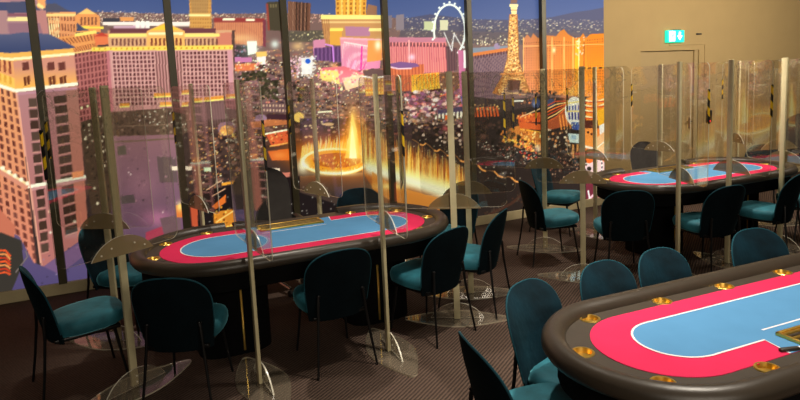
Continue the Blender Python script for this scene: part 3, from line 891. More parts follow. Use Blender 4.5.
    bld(q, (232, 152, 96), 12, 2, (130, 66, 50), .45, .65); line([(75, 35), (97, 31.5)], 3, (255, 218, 120))
    q = [(74, 52), (108, 46), (112, 116), (80, 122)]
    bld(q, (176, 106, 110), 9, 12, (96, 48, 56), .5, .72); line([(74, 53), (109, 47)], 1.6, (255, 196, 130)); poly([(94, 34), (108, 33), (109, 44), (96, 45)], (226, 120, 84)); poly([(95, 36), (102, 32), (109, 36)], (190, 70, 60))
    line([(77, 109), (95, 104)], 2.2, (110, 60, 64)); [dot(x, 109 - (x - 77) * .28, 1.3, (255, 236, 190)) for x in (77.5, 82, 88, 94)]
    poly([(80, 122), (114, 112), (118, 210), (92, 214)], (84, 66, 58)); scatter([(82, 118), (114, 114), (116, 200), (92, 205)], 130, [(60, 48, 42), (110, 84, 72), (46, 40, 36), (236, 220, 200)], .5, 1.5)
    # main long facade
    q = [(108, 30), (232, 30), (232, 48), (109, 49)]
    bld(q, (214, 160, 130)); poly([(110, 28), (150, 28), (150, 33), (110, 33)], (112, 66, 78)); poly([(183, 28), (216, 28), (216, 33), (183, 33)], (112, 66, 78)); poly([(216, 33), (232, 32), (232, 47), (217, 47)], (206, 124, 110)); line([(109, 35.5), (149, 35)], 3.2, (255, 222, 130)); line([(183, 35), (220, 35)], 3.2, (255, 222, 130))
    stripes([(111, 38.5), (219, 38.5), (219, 45.5), (111, 45.5)], 27, (104, 62, 64), .5, .85)
    poly([(147, 31), (166, 22), (185, 31), (185, 47), (147, 47)], (240, 176, 110)); poly([(150, 30), (166, 23.5), (181, 30)], (250, 196, 70)); line([(149, 33.5), (183, 33.5)], 2.4, (255, 240, 190)); stripes([(150, 38), (183, 38), (183, 45.5), (150, 45.5)], 8, (120, 60, 50), .5, .9)
    poly([(92, 47), (233, 45), (233, 49.5), (92, 51)], (250, 212, 96)); stripes([(92, 48), (233, 46.5), (233, 48.5), (92, 49.5)], 26, (186, 120, 50), .3, .8)
    q = [(108, 50.5), (233, 49.5), (236, 118), (114, 122)]
    bld(q, vgrad(50, (206, 150, 158), 118, (190, 134, 138))); gq = [(112, 51.5), (232, 50.5), (234, 104), (116, 106)]
    for i in range(31):
        for j in range(13):
            if 11 <= i <= 17:
                continue
            poly(sub(gq, (i + .2) / 31, (i + .78) / 31, (j + .14) / 13, (j + .8) / 13), np.array((86, 44, 52)) + rng.uniform(-10, 14), .9)
    [line([qp(gq, i / 31, 0), qp(gq, i / 31, 1)], .7, (226, 178, 176), .7) for i in range(32)]
    stripes(sub(gq, 11 / 31, 18 / 31, 0, .9), 9, (110, 66, 70), .5, .85); poly(sub(gq, .965, 1, -.02, 1.1), (210, 150, 170)); line([(108, 51), (113, 122)], 3.2, (188, 114, 128))
    line([(112, 97), (234, 93)], .8, (226, 176, 170), .7)
    for x, y, w in ((156, 96, 18), (162, 105, 12), (152, 113, 8), (122, 106, 8), (148, 116, 8), (196, 101, 7), (206, 100, 8), (216, 99, 8), (228, 97, 8), (184, 93, 6), (184, 105, 5)):
        poly([(x - 2, y - 3), (x + w, y - 3.5), (x + w, y + .8), (x - 2, y + 1.4)], (236, 150, 60), .85); line([(x - 2, y + .8), (x + w, y)], 1.5, (255, 226, 120))
    poly([(188, 103), (236, 99), (236, 118), (192, 122)], (112, 84, 90), .9); stripes([(188, 104), (236, 101), (238, 128), (192, 132)], 18, (140, 104, 112), .4, .5)
    # tree belt and violet plaza
    poly([(110, 112), (190, 106), (190, 130), (176, 140), (114, 140)], (98, 76, 70)); scatter([(112, 112), (188, 108), (186, 134), (114, 138)], 130, [(70, 56, 52), (120, 94, 84), (86, 66, 60), (150, 120, 110)], .6, 1.8); scatter([(130, 108), (186, 108), (186, 128), (150, 124)], 24, [(255, 245, 230)], .4, .8)
    poly([(112, 136), (180, 134), (192, 240), (112, 240)], lambda X, Y: C(150, 108, 124) + (C(112, 84, 116) - C(150, 108, 124)) * np.clip((Y - 136) / 95, 0, 1)[..., None])
    glow(142, 186, 16, 16, (190, 90, 120), .25); glow(158, 218, 16, 9, (226, 80, 150), .5); poly([(118, 146), (126, 145), (127, 154), (118, 155)], (104, 92, 88)); poly([(157, 156), (176, 157), (178, 182), (160, 182)], (108, 88, 96)); line([(110, 142), (180, 138)], 1.6, (122, 98, 90)); line([(118, 126), (178, 124)], 1, (150, 122, 110), .6); poly([(120, 196), (134, 194), (136, 202), (122, 204)], (96, 82, 90)); scatter([(114, 140), (176, 140), (186, 232), (114, 232)], 60, [(90, 70, 84), (176, 130, 150), (120, 90, 106)], .4, 1.2); [dot(x, y, .8, (230, 200, 214)) for x, y in ((129, 172), (131, 174), (163, 212), (140, 120))]
    poly([(146, 232), (162, 226), (166, 240), (146, 240)], (190, 60, 90), .8); poly([(160, 218), (180, 214), (182, 238), (166, 238)], (120, 92, 108))
    poly([(171, 166), (192, 166), (192, 170), (172, 170)], (246, 220, 206)); poly([(204, 167), (211, 167), (211, 171), (204, 171)], (214, 236, 206)); poly([(176, 205), (183, 203), (184, 217), (177, 217)], (222, 120, 64)); glow(180, 206, 3, 5, (255, 220, 110), .8); poly([(190, 204), (198, 206), (198, 226), (192, 226)], (190, 84, 60))
    # upper left towers and roofs
    poly([(-160, -60), (8, -60), (8, 46), (-160, 60)], (170, 128, 140)); poly([(8, -40), (44, -40), (44, 40), (8, 40)], (166, 124, 140)); poly([(-160, 0), (12, 2), (26, 10), (-160, 14)], (74, 80, 120)); poly([(36, -20), (46, -20), (46, 8), (38, 8)], (236, 160, 110)); line([(38, 4), (44, 8)], 3, (255, 220, 150)); poly([(6, 2), (30, 1), (44, 12), (8, 13)], (78, 82, 118)); poly([(8, 13), (34, 13), (34, 16), (8, 16)], (140, 90, 110)); line([(8, 19), (34, 19)], 4, (255, 220, 160)); poly([(36, 10), (46, 10), (51, 42), (40, 36)], (184, 126, 132)); poly([(8, 23), (40, 23), (44, 36), (10, 34)], (150, 110, 132))
    # big corner tower: left face, right face, side
    lf = [(-170, 20), (15, 56), (37, 268), (-150, 330)]
    poly(lf, vgrad(40, (236, 164, 112), 250, (214, 130, 116)))
    rf = [(13, 56), (74, 50), (78, 86), (17, 91)]
    poly(rf, vgrad(66, (206, 140, 130), 88, (250, 178, 90)))
    poly([(-160, 30), (10, 34), (24, 32), (50, 34), (76, 47), (70, 49), (10, 53), (-160, 40)], vgrad(32, (92, 96, 134), 50, (66, 76, 120))); poly([(-160, 40), (10, 53), (74, 48), (74, 55), (12, 61), (-160, 50)], (248, 176, 96)); line([(-160, 49), (12, 59), (75, 53.5)], 2.6, (255, 236, 196))
    for x0, x1 in ((22.5, 29), (47.5, 54.5), (58.5, 65.5)):
        poly([(x0, 62.5), (x1, 61.5), (x1 + .6, 69.5), (x0 + .6, 70.5)], (110, 62, 60)); poly([(x0 + 1.4, 77), (x1 + 1, 75), (x1 + 1.6, 84), (x0 + 2, 86)], (112, 60, 44)); line([((x0 + x1) / 2 + 1.4, 76), ((x0 + x1) / 2 + 1.8, 85)], .7, (240, 170, 110))
    for k in range(9):
        x = 12 - k * 5.2
        poly([(x - 3, 60.5 - k * .9), (x - .6, 61 - k * .9), (x - .2, 74 - k * 1.5), (x - 2.6, 73.5 - k * 1.5)], (140, 70, 60)); poly([(x - 2.6, 76 - k * 1.6), (x, 77 - k * 1.6), (x + .3, 85 - k * 1.9), (x - 2.3, 84 - k * 1.9)], (150, 74, 40))
    poly([(-160, 10), (15, 78), (16.5, 90), (-160, 28)], (255, 206, 90), .65)
    rfb = [(17, 90), (78, 84), (89, 236), (42, 268)]
    poly(rfb, vgrad(90, (176, 124, 136), 240, (178, 112, 116))); poly([(66, 86), (78, 84), (89, 236), (78, 240)], vgrad(86, (178, 124, 122), 240, (196, 116, 104))); line([(-60, 66), (16, 90.5), (78, 83.5)], 3.2, (255, 240, 226)); line([(16, 94), (77, 88)], 2, (186, 134, 158))
    wq1 = [(28.5, 97), (37, 96.5), (49.5, 252), (42, 254)]
    wq2 = [(54, 95), (66.5, 93.5), (78, 232), (66, 236)]
    for q, n in ((wq1, 14), (wq2, 14)):
        for j in range(n):
            poly(sub(q, 0, 1, (j + .1) / n, (j + .86) / n), np.array((84, 64, 60)) + rng.uniform(-14, 10)); line([qp(q, 0, (j + .93) / n), qp(q, 1, (j + .93) / n)], .8, (206, 150, 140), .8)
    line([(30, 188), (86, 177)], 5.5, (196, 140, 150)); line([(28, 186.5), (86, 176)], 3.2, (255, 240, 226)); poly([(72, 172), (84, 170), (84, 176), (73, 178)], (240, 150, 110))
    lg = [(-60, 66), (17, 92), (39, 262), (-60, 210)]
    for i in range(13):
        for j in range(20):
            poly(sub(lg, (i + .26) / 13, (i + .76) / 13, (j + .16) / 20, (j + .84) / 20), np.array((104, 56, 54)) + rng.uniform(-12, 16), .92)
    line([(-60, 134), (28, 187)], 6, (214, 140, 126)); line([(-60, 131), (28, 184)], 2.4, (255, 214, 170)); [dot(28 - k * 6.2, 183 - k * 3.8, 2.1, (255, 246, 220)) for k in range(9)]
    line([(17, 92), (42, 266)], 1.6, (232, 164, 150)); glow(50, 211, 1.4, 1.4, (255, 190, 130), .9); glow(51, 232, 1.4, 1.2, (255, 250, 230), .9); glow(75, 221, 1.6, 1.4, (255, 240, 220), .9)
    # plaza and road at its foot
    poly([(-160, 262), (0, 226), (20, 236), (34, 262), (44, 266), (92, 232), (118, 226), (118, 320), (-160, 380)], vgrad(226, (104, 88, 132), 290, (84, 74, 126))); poly([(-160, 250), (0, 208), (16, 226), (14, 242), (-160, 300)], (196, 112, 96)); poly([(-160, 262), (2, 232), (22, 240), (24, 262), (8, 300), (-160, 360)], (62, 58, 58))
    for k in range(7):
        line([(-40, 262 + 5 * k), (-8, 250 + 4 * k), (6, 250 + 3.6 * k), (11, 256 + 3 * k)], 1.8, [(240, 90, 50), (255, 150, 90), (206, 60, 40)][k % 3])
    line([(16, 272), (28, 256), (26, 250)], 1.2, (126, 112, 120)); scatter([(30, 262), (110, 232), (114, 276), (30, 286)], 26, [(150, 130, 170), (60, 52, 80)], .5, 1.1)
    poly([(44, 266), (92, 234), (112, 234), (60, 274)], (150, 104, 150), .5)


paint_mural()
cv = np.clip(cv, 0, 255)
_lum = cv @ np.array([.3, .6, .1], np.float32)
cv = (cv * .95 + _lum[..., None] * .05)
cv = cv * np.array([1.01, 1.035, .95], np.float32)
cv = cv + 14 * np.sin((cv / 255 - .5) * 3.14159 * 1.0) * .6 + np.array([2, 0, -1], np.float32)
img = np.clip(cv, 0, 255).reshape(NZ, SS, NX, SS, 3).mean((1, 3))
# sample at grid vertices
vi = np.clip(np.arange(NX + 1), 0, NX - 1)
vj = np.clip(np.arange(NZ + 1), 0, NZ - 1)
vc = img[vj][:, vi]
vx, vz = np.meshgrid(np.linspace(MX0, MX1, NX + 1), np.linspace(MZ0, MZ1, NZ + 1))
co = np.stack([vx, np.full_like(vx, WALL_Y), vz], -1).reshape(-1, 3).astype(np.float32)
ii = (np.arange(NZ)[:, None] * (NX + 1) + np.arange(NX)[None]).ravel()
qd = np.stack([ii, ii + 1, ii + NX + 2, ii + NX + 1], -1).astype(np.int32)
me = bpy.data.meshes.new('print')
me.vertices.add(len(co)); me.vertices.foreach_set('co', co.ravel())
me.loops.add(qd.size); me.loops.foreach_set('vertex_index', qd.ravel())
me.polygons.add(len(qd))
me.polygons.foreach_set('loop_start', (np.arange(len(qd)) * 4).astype(np.int32))
try:
    me.polygons.foreach_set('loop_total', np.full(len(qd), 4, np.int32))
except Exception:
    pass
me.update(calc_edges=True)
at_ = me.color_attributes.new('ink', 'FLOAT_COLOR', 'POINT')
l = lin(vc.reshape(-1, 3))
at_.data.foreach_set('color', np.concatenate([l, np.ones((len(l), 1))], 1).astype(np.float32).ravel())
mm, nt, b, out = newmat('backlit_print')
an = nt.nodes.new('ShaderNodeAttribute'); an.attribute_name = 'ink'
hs = nt.nodes.new('ShaderNodeHueSaturation'); hs.inputs['Value'].default_value = .5
nt.links.new(an.outputs[0], hs.inputs['Color'])
nt.links.new(hs.outputs[0], b.inputs['Base Color'])
nt.links.new(an.outputs[0], b.inputs['Emission Color'])
b.inputs['Emission Strength'].default_value = .95
b.inputs['Roughness'].default_value = .55
b.inputs['Specular IOR Level'].default_value = .15
me.materials.append(mm)
mur = empty('mural', (0, 0, 0), 0, 'backlit wall mural of a neon city at dusk, seen from above, behind black posts', 'mural')
po = bpy.data.objects.new('print', me); COL.objects.link(po); po.parent = mur
bm = BM(); box(bm, MX0, MX1, WALL_Y + .004, WALL_Y + .045, MZ0, MZ1)
link('backing_board', bm, M['mullion'], mur, False)


# ------------------------------------------------------------------ poker tables
def stadium(L, W, off, n=22):
    """outline (CCW) starting at +x side middle top: list of (x, y, nx, ny)"""
    r = W / 2 - off
    s = L / 2 - W / 2
    out = []
    for k in range(n + 1):
        t = -pi / 2 + pi * k / n
        out.append((s + r * cos(t), r * sin(t)))
    for k in range(n + 1):
        t = pi / 2 + pi * k / n
        out.append((-s + r * cos(t), r * sin(t)))
    return out


def ribbon(bm, pts, w, z, h=.0012, closed=False):
    """thin raised printed line"""
    n = len(pts)
    L, R = [], []
    for i, p in enumerate(pts):
        a = pts[(i - 1) % n] if (closed or i > 0) else p
        c = pts[(i + 1) % n] if (closed or i < n - 1) else p
        d = Vector((c[0] - a[0], c[1] - a[1])).normalized()
        nn = Vector((-d.y, d.x)) * w / 2
        L.append((p[0] + nn.x, p[1] + nn.y)); R.append((p[0] - nn.x, p[1] - nn.y))
    V = lambda q, zz: bm.verts.new((q[0], q[1], zz))
    m = n if closed else n - 1
    lt = [V(q, z + h) for q in L]; rt = [V(q, z + h) for q in R]
    lb = [V(q, z) for q in L]; rb = [V(q, z) for q in R]
    for i in range(m):
        j = (i + 1) % n
        bm.faces.new((lt[i], rt[i], rt[j], lt[j])); bm.faces.new((lt[i], lt[j], lb[j], lb[i])); bm.faces.new((rt[j], rt[i], rb[i], rb[j]))
    return bm


def poker_table(loc, rz, L, W, label, cups, race_in, felt_in, ends=(0, 0), tray=.18):
    t = empty('poker_table', loc, rz, label, 'poker table', 'poker tables')
    # playing-surface body
    bm = BM()
    outl = stadium(L, W, .03)
    loops = [outl] + [[(cx + .044 * cos(2 * pi * k / 24), cy + .044 * sin(2 * pi * k / 24)) for k in range(24)] for cx, cy in cups]
    edges = []
    for li, lp in enumerate(loops):
        hi = [bm.verts.new((x, y, .772)) for x, y in lp]
        lo = [bm.verts.new((x, y, .735 if li == 0 else .752)) for x, y in lp]
        for i in range(len(lp)):
            j = (i + 1) % len(lp)
            edges.append(bm.edges.new((hi[i], hi[j])))
            bm.faces.new((hi[i], lo[i], lo[j], hi[j]))
        bm.faces.new(lo)
    bmesh.ops.triangle_fill(bm, edges=edges, use_beauty=True, use_dissolve=False)
    link('race_track', bm, M['race'], t)
    # skirt under the top
    bm = BM(); prism(bm, stadium(L, W, .07), .60, .735)
    link('apron', bm, M['black_cloth'], t)
    # padded rail, open in front of the dealer
    nh = .50
    full = [(p[0], p[1]) for p in stadium(L, W, 0, 26)]
    # order: start right-bottom arc; rotate list so it starts at the dealer gap (left side) and runs CCW round to the right side
    path = []
    k0 = 27
    arcR = full[:27]; arcL = full[27:]
    s = L / 2 - W / 2
    path = [(-nh, W / 2)] + arcL + [(-s * .5, -W / 2), (0, -W / 2), (s * .5, -W / 2)] + arcR + [(nh, W / 2)]
    prof = [(.035, .728), (.012, .738), (0.0, .758), (.003, .785), (.02, .808), (.045, .819), (.075, .815), (.098, .797), (.108, .774), (.108, .765)]
    bm = BM()
    rings = []
    n = len(path)
    for i, p in enumerate(path):
        if abs(p[0]) <= s + 1e-6 or i in (0, n - 1):
            nx, ny = 0, (1 if p[1] > 0 else -1)
        else:
            cx = s if p[0] > 0 else -s
            d = Vector((p[0] - cx, p[1])).normalized(); nx, ny = d.x, d.y
        rings.append([bm.verts.new((p[0] - nx * d_, p[1] - ny * d_, z)) for d_, z in prof])
    m = len(prof)
    for A, B in zip(rings, rings[1:]):
        for k in range(m - 1):
            bm.faces.new((A[k], A[k + 1], B[k + 1], B[k]))
        bm.faces.new((A[m - 1], A[0], B[0], B[m - 1]))
    bm.faces.new(rings[0]); bm.faces.new(rings[-1][::-1])
    link('padded_rail', bm, M['leather'], t)
    # felt
    z = .772
    bm = BM(); prism(bm, stadium(L - 2 * ends[0], W, race_in), z - .002, z + .003)
    link('outer_felt', bm, M['pink'], t)
    r = W / 2 - felt_in
    inner = stadium(L - 2 * ends[1], W, felt_in)
    yF = W / 2 - race_in
    half = len(inner) // 2
    notch = [(.35, r), (.375, yF), (-.375, yF), (-.35, r)]
    outline = inner[:half] + notch + inner[half:]
    bm = BM(); prism(bm, outline, z + .002, z + .0045)
    link('inner_felt', bm, M['blue'], t)
    bm = BM()
    ribbon(bm, [(-.375, yF), (-.35, r)] + inner[half:] + inner[:half] + [(.35, r), (.375, yF)], .0095, z + .0045)
    ribbon(bm, [(-.27, r * .62), (.27, r * .62)], .0085, z + .0045)
    link('betting_line', bm, M['white_line'], t)
    # cup holders
    for cx, cy in cups:
        bm = BM()
        lathe(bm, [(.0, z - .016), (.034, z - .016), (.038, z + .001), (.039, z + .0045), (.047, z + .0045), (.050, z + .0015), (.050, z)], cx, cy, 24, False)
        link('cup_holder', bm, M['brass'], t)
    # chip tray sunk at the dealer place
    bm = BM()
    x0, x1, y0, y1 = -.27, .27, yF - .015 - tray, yF - .015
    zt = z + .0045
    box(bm, x0, x1, y0, y0 + .014, zt, zt + .016, .003); box(bm, x0, x1, y1 - .014, y1, zt, zt + .016, .003); box(bm, x0, x0 + .014, y0, y1, zt, zt + .016, .003); box(bm, x1 - .014, x1, y0, y1, zt, zt + .016, .003)
    tr = link('chip_tray', bm, M['brass'], t)
    bm = BM(); box(bm, x0 + .01, x1 - .01, y0 + .01, y1 - .01, zt - .001, zt + .004)
    link('tray_floor', bm, M['dark_tray'], tr)
    for k in range(int((tray - .03) / .0215)):
        yy = y0 + .026 + k * .0215
        bm = BM(); tube(bm, [(x0 + .018, yy, zt + .007), (x1 - .018, yy, zt + .007)], .0085, 8)
        link('chip_row', bm, M['brass'] if k % 2 == 0 else M['dark_tray'], tr)
    # two drum pedestals with brass strips
    for sx in (-1, 1):
        cx = sx * (s + .02) * .92
        bm = BM()
        pts = []
        for k in range(32):
            a = 2 * pi * k / 32
            ca, sa = cos(a), sin(a)
            pts.append((cx + .27 * abs(ca) ** .6 * (1 if ca > 0 else -1), .24 * W / 1.28 * abs(sa) ** .6 * (1 if sa > 0 else -1)))
        prism(bm, pts, 0, .60)
        pd = link('pedestal', bm, M['black_cloth'], t)
        yb = .24 * W / 1.28
        for sy in (-1, 1):
            bm = BM(); box(bm, cx - sx * .04 - .008, cx - sx * .04 + .008, sy * yb - .008, sy * yb + .008, .03, .6, .003)
            link('brass_strip', bm, M['brass'], pd)
    return t


T1 = (1.20, 4.58, 0)
T2 = (5.72, 4.64, 0)
T3 = (2.76, 1.76, 0)
def seats(L, W, xs, angs, off=.148):
    """cup positions in the race track: xs on the dealer side / far side, angles on the round ends"""
    s_, r_ = L / 2 - W / 2, W / 2 - off
    out = [(x, r_) for x in xs[0]] + [(x, -r_) for x in xs[1]]
    for a in angs:
        out += [(s_ + r_ * cos(radians(a)), r_ * sin(radians(a))), (-s_ - r_ * cos(radians(a)), r_ * sin(radians(a)))]
    return out


cupsA = seats(2.5, 1.28, ((-.66, .60), (-.3, .3)), (40, -8, -58))
cupsB = seats(2.5, 1.0, ((-.56, .56), (.83, .37, -.07, -.53)), (46, -14))
poker_table(T1, 0, 2.5, 1.28, 'pink and blue poker table behind clear dividers, in front of the fountain in the mural', cupsA, .20, .345)
poker_table(T2, 0, 2.55, 1.26, 'far poker table behind clear dividers, in front of the khaki wall and door', cupsA, .20, .345)
poker_table(T3, pi - .04, 2.5, 1.0, 'nearest poker table, without dividers, with a wide bare brown rail', cupsB, .185, .315, (.035, .10), .125)

# small card-cutter on the near table
bm = BM(); box(bm, -.05, .035, -.009, .009, .7766, .789, .002)
o = link('lammer_case', bm, M['dark_tray'], None)
o.location = (2.40, 1.475, 0); o.rotation_euler = (0, 0, radians(-18))
tag(o, 'tiny brown stick with a white end lying on the pink felt', 'marker')
bm = BM(); box(bm, .035, .052, -.0085, .0085, .7766, .788, .002)
link('white_tip', bm, M['white_line'], o)


# ------------------------------------------------------------------ chairs
def shell_pt(s, t, side):
    """s -1..1 across, t 0..1 up; side +1 inner face, -1 outer face. Chair faces +x."""
    w = .205 + .035 * sin(pi * min(t / .7, 1) * .5)
    if t > .58:
        w *= max(0., 1 - ((t - .58) / .42) ** 2.7) ** (1 / 2.6)
    z = .355 + .50 * t
    y = s * w
    x = -.205 - .115 * t + .075 * ((abs(y) / .24) ** 2.2) * (1 - .35 * t)
    th = .026 * (1 - abs(s) ** 4) * (1 - t ** 5) + .006
    if side > 0:
        x += th * (1.0 + .3 * sin(pi * t))
    else:
        x -= th * .55
    return Vector((x, y, z))


def velvet_chair(label):
    t = empty('velvet_chair', (0, 0, 0), 0, label, 'chair')
    bm = BM()
    NS, NT = 14, 16
    grid = {}
    for sd in (1, -1):
        for j in range(NT + 1):
            tt = 1 - (1 - j / NT) ** 2.0
            for i in range(NS + 1):
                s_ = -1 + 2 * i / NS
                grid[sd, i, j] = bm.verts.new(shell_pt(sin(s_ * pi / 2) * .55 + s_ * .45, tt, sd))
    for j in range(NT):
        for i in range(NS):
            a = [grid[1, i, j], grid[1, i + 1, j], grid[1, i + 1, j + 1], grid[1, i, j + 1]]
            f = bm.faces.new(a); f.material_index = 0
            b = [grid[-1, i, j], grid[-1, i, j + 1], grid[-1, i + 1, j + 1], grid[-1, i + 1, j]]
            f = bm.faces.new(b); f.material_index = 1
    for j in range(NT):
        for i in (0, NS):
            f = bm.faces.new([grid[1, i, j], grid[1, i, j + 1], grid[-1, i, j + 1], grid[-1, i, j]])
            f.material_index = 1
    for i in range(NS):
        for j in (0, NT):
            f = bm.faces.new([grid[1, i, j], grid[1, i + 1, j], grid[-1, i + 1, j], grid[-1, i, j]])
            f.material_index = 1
    bmesh.ops.remove_doubles(bm, verts=bm.verts, dist=.0015)
    bk = link('backrest', bm, [M['velvet'], M['velvet_shaded']], t)
    # piping round the edge: the same outline as the shell
    path = []
    for k in range(5, 61):
        tt = 1 - (1 - k / 60) ** 1.8
        path.append((shell_pt(-1, min(tt, .9996), 1) + shell_pt(-1, min(tt, .9996), -1)) / 2)
    path = path + [Vector((p.x, -p.y, p.z)) for p in path[::-1]]
    q = [path[0]]
    for p in path[1:]:
        if (p - q[-1]).length > .006:
            q.append(p)
    path = q
    bm = BM(); tube(bm, path, .0055, 6)
    link('piping', bm, M['piping'], bk)
    # seat cushion
    bm = BM()
    rings = []
    N = 40
    for z, k in ((.385, .86), (.40, .97), (.425, 1.0), (.452, 1.0), (.474, .965), (.486, .88), (.492, .7), (.495, .4)):
        rg = []
        for i in range(N):
            a = 2 * pi * i / N
            ca, sa = cos(a), sin(a)
            x = max(-.165, .015 + .245 * k * (abs(ca) ** .62) * (1 if ca > 0 else -1))
            y = .232 * k * (abs(sa) ** .62) * (1 if sa > 0 else -1) * (1 - .22 * max(0, -ca))
            rg.append(bm.verts.new((x, y, z + .012 * (x - .0) / .24)))
        rings.append(rg)
    for A, B in zip(rings, rings[1:]):
        for i in range(N):
            bm.faces.new((A[i], A[(i + 1) % N], B[(i + 1) % N], B[i]))
    bm.faces.new(rings[0][::-1]); bm.faces.new(rings[-1])
    link('seat', bm, M['lit_seat_velvet'], t)
    bm = BM(); box(bm, -.2, .2, -.19, .19, .362, .388, .008)
    link('seat_frame', bm, M['black_metal'], t)
    for sy in (-1, 1):
        bm = BM(); tube(bm, [(.16, sy * .165, .39), (.185, sy * .18, .2), (.215, sy * .2, 0)], .0115, 8, .008)
        link('leg', bm, M['black_metal'], t)
    for sy in (-1, 1):
        bm = BM(); tube(bm, [(-.240, sy * .158, .545), (-.244, sy * .163, .52), (-.250, sy * .172, .40), (-.275, sy * .192, .2), (-.305, sy * .215, 0)], .0115, 8, .008)
        lathe(bm, [(0, .538), (.012, .54), (.014, .546), (.010, .554), (0, .556)], -.241, sy * .158, 10)
        link('leg', bm, M['black_metal'], t)
    return t


G1, G2, G3 = 'chairs around the middle poker table', 'chairs around the far poker table', 'chairs around the nearest poker table'
CH = [
    # x, y, facing (deg), label, group
    (-.38, 4.53, 14, "teal chair seen side-on left of the middle table, its seat lit", G1),
    (.26, 3.99, 66, "dark-backed chair at the left front of the middle table, leftmost of its front chairs", G1),
    (1.22, 3.99, 92, 'teal chair seen squarely from behind, at the middle of the front of the middle table', G1),
    (2.03, 4.05, 108, "teal chair turned left with lit seat, at the middle table's right front", G1),
    (2.56, 4.28, 128, 'teal chair tucked behind another chair at the right end of the middle table', G1),
    (2.78, 5.08, 200, "teal chair at the middle table, glimpsed behind two half-moon brackets", G1),
    (2.10, 5.46, 264, 'teal chair on the mural side of the middle table, its rounded top above the rail', G1),
    (-.08, 5.44, -40, 'dark chair behind the left back divider, on the mural side of the middle table', G1),
    (4.00, 4.98, -14, 'teal chair seen from its side on the open floor left of the far table', G2),
    (4.80, 5.82, -62, "teal chair with tufted inner back facing us, at the far table's left back", G2),
    (4.29, 4.30, 62, 'near-black chair back at the left front of the far table', G2),
    (5.03, 3.96, 84, "teal chair at the middle of the far table front, light seat showing left", G2),
    (5.93, 3.96, 103, 'chair at the far table, partly hidden at the right frame edge, turned left', G2),
    (6.75, 4.05, 150, "sliver of a teal chair at the right frame edge, beyond its larger neighbour", G2),
    (7.62, 5.15, 205, "dark chair back dimly seen through dividers, beyond the far table's right end", G2),
    (1.945, 2.25, -70, "large teal chair with inner back facing us, at the nearest table's left corner", G3),
    (2.55, 2.42, -86, 'teal chair back above the rail, second from the left along the nearest table', G3),
    (3.02, 2.43, -88, 'teal chair back above the rail, third from the left along the nearest table', G3),
    (3.70, 2.28, -96, 'teal chair back above the rail at the far right of the nearest table', G3),
    (1.53, 2.02, -10, "teal chair cut by the bottom frame edge, left end of the nearest table", G3),
]
proto = velvet_chair(CH[0][3])
for i, (x, y, a, lab, grp) in enumerate(CH):
    if i == 0:
        proto.location = (x, y, 0); proto.rotation_euler = (0, 0, radians(a)); proto['group'] = grp
    else:
        o = dup(proto, (x, y, 0), radians(a), lab, grp)
        if i in (16, 17):      # the two slightly smaller chairs
            o.scale = (.94, .94, .94)


# ------------------------------------------------------------------ office chairs of the dealers
def office_chair(label):
    t = empty('office_chair', (0, 0, 0), 0, label, 'office chair', 'black dealer office chairs')
    bm = BM()
    NS, NT = 12, 12
    g = {}
    for sd in (1, -1):
        for j in range(NT + 1):
            for i in range(NS + 1):
                s_, tt = -1 + 2 * i / NS, 1 - (1 - j / NT) ** 2
                w = .265 + .035 * tt
                if tt > .5:
                    w *= max(.06, 1 - ((tt - .5) / .5) ** 2.8) ** (1 / 2.4)
                x = -.20 - .10 * tt - .05 * sin(pi * min(1, tt * 1.3)) * 0 + .05 * s_ * s_ + (.014 if sd > 0 else -.014) * (1 - abs(s_) ** 6)
                g[sd, i, j] = bm.verts.new((x, s_ * w, .56 + .60 * tt))
    for j in range(NT):
        for i in range(NS):
            bm.faces.new([g[1, i, j], g[1, i + 1, j], g[1, i + 1, j + 1], g[1, i, j + 1]])
            bm.faces.new([g[-1, i, j], g[-1, i, j + 1], g[-1, i + 1, j + 1], g[-1, i + 1, j]])
    for j in range(NT):
        for i in (0, NS):
            bm.faces.new([g[1, i, j], g[1, i, j + 1], g[-1, i, j + 1], g[-1, i, j]])
    for i in range(NS):
        for j in (0, NT):
            bm.faces.new([g[1, i, j], g[1, i + 1, j], g[-1, i + 1, j], g[-1, i, j]])
    link('backrest', bm, M['mesh'], t)
    bm = BM(); box(bm, -.24, .25, -.24, .24, .46, .53, .028)
    link('seat', bm, M['black_cloth'], t)
    bm = BM(); tube(bm, [(-.06, 0, .44), (-.2, 0, .44), (-.28, 0, .52), (-.285, 0, .75)], .022, 8)
    link('back_bracket', bm, M['plastic'], t)
    for sy in (-1, 1):
        bm = BM(); tube(bm, [(0, sy * .22, .47), (0, sy * .29, .48), (0, sy * .29, .66)], .016, 8); box(bm, -.12, .12, sy * .29 - .035, sy * .29 + .035, .66, .69, .01)
        link('armrest', bm, M['plastic'], t)
    bm = BM(); lathe(bm, [(.0, .08), (.032, .08), (.032, .26), (.022, .27), (.022, .44), (.06, .45), (.06, .465), (0, .465)])
    link('gas_column', bm, M['chrome'], t)
    bm = BM()
    for k in range(5):
        a = 2 * pi * k / 5 + .3
        tube(bm, [(.02 * cos(a), .02 * sin(a), .115), (.3 * cos(a), .3 * sin(a), .075)], .024, 8, .016)
    st = link('star_base', bm, M['chrome'], t)
    for k in range(5):
        a = 2 * pi * k / 5 + .3
        bm = BM(); tube(bm, [(.3 * cos(a) - .02 * sin(a), .3 * sin(a) + .02 * cos(a), .03), (.3 * cos(a) + .02 * sin(a), .3 * sin(a) - .02 * cos(a), .03)], .03, 12)
        link('caster', bm, M['plastic'], st)
    return t


